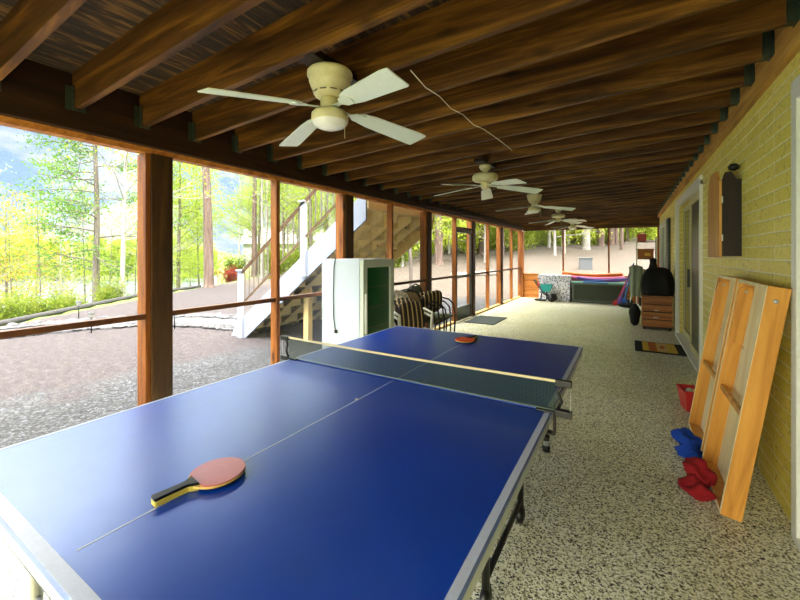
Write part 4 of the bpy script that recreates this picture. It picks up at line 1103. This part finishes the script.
# landscape edging
eg = MB(); ep = [(-10.4, .6), (-11.7, 2.5), (-15.4, 6.9), (-17.2, 10.3)]
eg.tube([(x, y, terrain(x, y)+.03) for x, y in bez(ep, 8)], .07, 6)
tag(eg.build('landscape_edging', mat('edging_grey', (.04, .037, .04, 1), .9)), 'dark edging strip between the mulch and the shore bushes', 'edging')
lg_ = MB().tube([(-7.6, 17.5, terrain(-7.6, 17.5)+.12), (-5.2, 17.9, terrain(-5.2, 17.9)+.12)], .13, 10)
tag(lg_.build('fallen_log', M_BARK3), 'pale fallen log on the leaf covered slope', 'log')
UTG = mat('utility_grey', (.09, .10, .11, 1), .6)
ub = empty('utility_box', (-1.9, 21.5, terrain(-1.9, 21.5)), R(10), 'small grey utility box on the slope behind the end wall', 'box')
MB().box((-.3, -.2, -.05), (.3, .2, .55)).build('body', UTG, ub, .01)
MB().box((-.33, -.23, .55), (.33, .23, .60)).build('lid', UTG, ub, .01)

# ---------------------------------------------------------------- far house through the trees
hx, hy = -47, 44; hz = terrain(hx, hy)
hs_ = empty('far_house', (hx, hy, hz-.3), R(42), 'pale house seen through the trees beyond the yard', 'house')
MB().box((-7, -4, 0), (7, 4, 3.6)).build('wall', HWALL, hs_)
MB().prism([(-4.6, 3.5), (4.6, 3.5), (0, 6.0)], -7.5, 7.5, 'x').build('roof', HROOF, hs_)
for x in (-4.5, -1.5, 4.5):
    wf = MB().box((x-.8, -4.08, 1.1), (x+.8, -4.0, 2.7)).build('window', WHITE, hs_)
    MB().box((x-.65, -4.1, 1.25), (x+.65, -4.085, 2.55)).build('pane', GLASSD, wf)
MB().box((1.2, -4.08, 0), (2.2, -4.0, 2.3)).build('door', HROOF, hs_)

# ---------------------------------------------------------------- trees
def leaves_mesh(name, pts, size, m, flat=False):
    n_ = len(pts); P = np.array(pts)
    a = rng.normal(size=(n_, 3)); a /= np.linalg.norm(a, axis=1)[:, None]
    b = rng.normal(size=(n_, 3)); b -= (b*a).sum(1)[:, None]*a; b /= np.linalg.norm(b, axis=1)[:, None]
    s = size*rng.uniform(.6, 1.3, (n_, 1))
    v = np.stack([P-a*s, P+b*s*.55, P+a*s, P-b*s*.55], 1).reshape(-1, 3)
    me = bpy.data.meshes.new(name); me.vertices.add(4*n_); me.vertices.foreach_set('co', v.ravel())
    me.loops.add(4*n_); me.loops.foreach_set('vertex_index', np.arange(4*n_)); me.polygons.add(n_)
    me.polygons.foreach_set('loop_start', np.arange(0, 4*n_, 4)); me.polygons.foreach_set('loop_total', np.full(n_, 4))
    me.materials.append(m); me.update(); me.validate()
    return me
def tree_proto(seed, H, r0, first, nb, blen, levels, nleaf, lsize, spread, lm, bark, up=.35, droop=0):
    rs = random.Random(seed); t = MB(); tips = []
    pts = []; x = y = 0
    lean_ = (rs.uniform(-.03, .03), rs.uniform(-.03, .03))
    for i in range(9):
        pts.append(Vector((x, y, H*i/8))); x += lean_[0]*H/8+rs.uniform(-.012, .012)*H/4; y += lean_[1]*H/8+rs.uniform(-.012, .012)*H/4
    pts[0].z = -.15
    t.tube([pts[0], pts[0]+Vector((0, 0, .35))], r0*1.35, 8, False, r2=r0)
    t.tube(pts, r0, 8, False, r2=r0*.18)
    def at(u):
        q = u*8; i = min(7, int(q)); return pts[i].lerp(pts[i+1], q-i)
    def branch(p, d, L, r, lev):
        q = [p]; dd = d.copy()
        for s in range(3):
            dd = (dd+Vector((rs.uniform(-.25, .25), rs.uniform(-.25, .25), rs.uniform(-.15, .22)-droop))).normalized(); q.append(q[-1]+dd*L/3)
        t.tube(q, r, 4, False, r2=r*.35)
        for s in (1, 2, 3): tips.append((q[s], L*.35))
        if lev > 0:
            for k_ in range(3):
                u = rs.uniform(.3, 1); i = min(2, int(u*3)); b0 = q[i].lerp(q[i+1], u*3-i)
                nd = (dd+Vector((rs.uniform(-1, 1), rs.uniform(-1, 1), rs.uniform(-.4, .6)))*.9).normalized()
                branch(b0, nd, L*.55, r*.5, lev-1)
    for i in range(nb):
        u = first+(1-first)*(i+.5)/nb; a = rs.uniform(0, 6.28)
        L = blen*(1-.65*(u-first)/(1-first))*rs.uniform(.7, 1.2)
        branch(at(u), Vector((math.cos(a), math.sin(a), up+rs.uniform(-.1, .2))).normalized(), L, r0*.28*(1.1-u*.7), levels)
    lp = []
    for _ in range(nleaf):
        p, sp_ = rs.choice(tips)
        lp.append((p.x+rs.gauss(0, spread), p.y+rs.gauss(0, spread), max(.4, p.z+rs.gauss(0, spread*.7))))
    return t.mesh('trunk', bark), leaves_mesh('foliage', lp, lsize, lm)
def bush_proto(seed, H, W, nleaf, lsize, lm):
    rs = random.Random(seed); t = MB(); lp = []
    for i in range(9):
        a = rs.uniform(0, 6.28); e_ = Vector((math.cos(a)*W*rs.uniform(.2, .8), math.sin(a)*W*rs.uniform(.2, .8), H*rs.uniform(.6, 1)))
        t.tube([(0, 0, -.05), e_*.5+Vector((0, 0, .1)), e_], .02, 4, False, r2=.006)
        for _ in range(nleaf//9):
            u = rs.uniform(.25, 1.05); p = e_*u
            lp.append((p.x+rs.gauss(0, W*.2), p.y+rs.gauss(0, W*.2), max(.05, p.z+rs.gauss(0, H*.14))))
    return t.mesh('stem', M_BARK), leaves_mesh('foliage', lp, lsize, lm)
protoA = tree_proto(1, 13, .15, .22, 24, 3.0, 2, 9000, .075, .45, L_GREEN, M_BARK)          # leafy woodland tree
protoB = tree_proto(2, 12, .10, .15, 22, 2.2, 2, 6500, .07, .42, L_GREEN, M_BARK)           # slim sapling
protoC = tree_proto(3, 14, .11, .22, 34, 3.6, 2, 1700, .065, .32, L_GREEN, M_BARK3)         # nearly bare
protoS = tree_proto(14, 12, .07, .12, 22, 2.0, 2, 2000, .06, .38, L_GREEN, M_BARK)
protoY = tree_proto(4, 9, .11, .25, 22, 2.6, 2, 3400, .065, .36, L_YEL, M_BARK)
protoP = tree_proto(5, 13, .17, .18, 34, 2.6, 2, 8500, .065, .22, L_PINE, M_BARK, up=.1, droop=.05)
protoT = tree_proto(6, 18, .27, .52, 22, 3.8, 2, 4500, .075, .42, L_GREEN, M_BARK2)          # tall straight trunk
protoF = tree_proto(8, 12, .16, .08, 26, 3.6, 1, 5200, .26, .7, L_GREEN, M_BARK)          # far shore mass
protoL = tree_proto(21, 13, .13, .10, 26, 2.8, 2, 8500, .08, .46, L_LIME, M_BARK3)
protoM = tree_proto(22, 12, .12, .25, 22, 2.4, 2, 5500, .075, .42, L_LIME, M_BARK2)
bushM = bush_proto(33, 2.9, 1.3, 3200, .08, L_LIME)
bushL = bush_proto(31, 1.6, 1.0, 1800, .07, L_LIME)
bushA = bush_proto(11, 1.5, 1.0, 2200, .06, L_BUSH); bushB = bush_proto(12, 2.4, 1.1, 2600, .07, L_BUSH); bushR = bush_proto(13, 1.3, 1.0, 1800, .06, L_RED)
def tree(proto, x, y, s, rz, label, group=None, name='woodland_tree', cat='tree', pn='trunk', sz=None):
    o = empty(name, (x, y, terrain(x, y)-.03), rz, label, cat, group); o.scale = (s, s, sz or s)
    for nm, me in ((pn, proto[0]), ('foliage', proto[1])):
        c = bpy.data.objects.new(nm, me); col.objects.link(c); c.parent = o
    return o
def polar(px, Z):      # a place at depth Z on the bearing of column px
    xc = (px-400)/378*Z; th = R(THETA)
    return xc*math.cos(th)-Z*math.sin(th), xc*math.sin(th)+Z*math.cos(th)
def where(px):
    return ('first side bay' if px < 139 else 'second side bay' if px < 277 else 'bay with the stair rail' if px < 345
            else 'bays past the fridge' if px < 432 else 'screen door bays' if px < 480 else 'last side bays' if px < 522
            else 'left end wall bay' if px < 565 else 'middle end wall bay' if px < 609 else 'end wall bay by the house')
def kind_of(proto):
    for p_, nm in ((protoA, 'full green leafy tree'), (protoB, 'slim green tree'), (protoC, 'pale trunked sparse tree'), (protoS, 'thin wispy sapling'), (protoL, 'pale trunked lime green tree'),
                   (protoM, 'reddish trunked lime green tree'), (protoT, 'tall straight reddish trunk'), (bushL, 'low lime green bush'), (bushM, 'tall lime green bush'), (bushA, 'low round green bush'), (bushB, 'tall green bush')):
        if proto is p_: return nm
    return 'tree'
def wood_tp(proto, px, Z, s, zone, **k):
    lab = kind_of(proto)+' '+zone+', in the '+where(px)
    return tp(proto, px, Z, s, lab, group=lab.replace(',', ''), **k)
def tp(proto, px, Z, s, label, **k):
    x, y = polar(px, Z); return tree(proto, x, y, s, random.uniform(0, 6.28), label, **k)
# singled out trees
tp(protoY, 8, 21, .95, 'yellow leaved tree at the left edge of the view', name='yellow_leaved_tree')
tp(protoY, 34, 26, .95, 'taller yellow leaved tree beside the leftmost one', name='yellow_leaved_tree')
tp(protoP, 96, 17, .92, 'green pine with feathery needles in the left bay', name='pine_tree')
tp(protoC, 122, 15.5, .85, 'grey trunked nearly bare tree right of the pine', name='bare_tree')
tp(protoT, 209, 17.5, .85, 'tall pine trunk with reddish bark in the second bay', name='tall_pine_tree')
tp(protoC, 262, 24, .9, 'pale leaning bare tree left of the outdoor stairs', name='bare_tree')
tp(protoT, 254, 27, .8, 'reddish trunked tree behind the stair railing', name='tall_pine_tree')
protoW = tree_proto(26, 18, .25, .55, 20, 3.8, 2, 4500, .075, .42, L_LIME, M_BARK3)
tt = tp(protoW, 586, 28, 1.0, 'thick pale trunked tree on the hill behind the end wall', name='thick_trunked_tree'); tt.children[0]
tt.scale = (1.15, 1.15, 1.1)
tp(protoT, 601, 30, .95, 'brown trunked tree right of the thick pale trunk', name='tall_pine_tree')
tp(protoT, 575, 33, .9, 'brown trunked tree left of the thick pale trunk', name='tall_pine_tree')
tp(protoB, 411, 15, .8, 'slim tree seen right under the outdoor stairs', name='slim_tree')
tp(bushR, 229, 26, .9, 'small red flowering bush in front of the far house', name='flowering_bush', cat='bush', pn='stem')
# shore saplings in the left bays
G1 = 'slim trees along the lake shore'
for px, Z, s in ((-20, 19, .7), (14, 20, .62), (42, 17, .55), (60, 22, .7), (74, 26, .75), (86, 19, .6), (134, 22, .6), (108, 30, .8)):
    wood_tp(random.choice((protoS, protoC)), px, Z, s, 'by the lake shore', name='shore_tree')
G2 = 'yellow green bushes below the edging'
for i in range(46):
    px = random.uniform(-30, 138); zmin = 8.6+(px/139)*5.4
    tp(random.choice((bushA, bushB)), px, zmin+random.uniform(.8, 9), random.uniform(.3, .55), 'yellow green bush between the dark edging and the lake', group=G2, name='shore_bush', cat='bush', pn='stem')
# second bay woods
G3 = 'trees beyond the lawn left of the stairs'
for i in range(62):
    px = random.uniform(150, 400); Z = random.uniform(26, 62)
    if 205 < px < 232 and Z < 50: continue
    wood_tp(random.choice((protoA, protoB, protoC, protoC, protoS)), px, Z, random.uniform(.75, 1.1), 'beyond the yard')
for i in range(22):
    px = random.uniform(165, 400); Z = random.uniform(21, 40)
    if 205 < px < 235: continue
    wood_tp(random.choice((bushA, bushB)), px, Z, random.uniform(.7, 1.2), 'beyond the yard', name='woodland_bush', cat='bush', pn='stem')
# hill woods
G4 = 'woods on the hill'
for i in range(125):
    px = random.uniform(398, 690); Z = random.uniform(24, 60)
    if 570 < px < 610 and Z < 32: continue
    wood_tp(random.choice((protoL, protoL, protoL, protoM, protoM, protoC, protoT)), px, Z, random.uniform(.7, 1.05), 'on the hill')
for i in range(115):
    px = random.uniform(398, 680); Z = random.uniform(29, 48)
    wood_tp(random.choice((bushL, bushM, bushM)), px, Z, random.uniform(.8, 1.4), 'on the hill', name='woodland_bush', cat='bush', pn='stem')
# far shore
for i in range(64):
    px = -60+i*4.2+random.uniform(-4, 4); Z = random.uniform(74, 92)
    x, y = polar(px, Z); 
    o = tree(protoF, x, y, random.uniform(.45, .7), random.uniform(0, 6), 'green tree on the far side of the lake', 'trees on the far lake shore', 'far_shore_tree')
    o.location.z = max(o.location.z, -4.0)
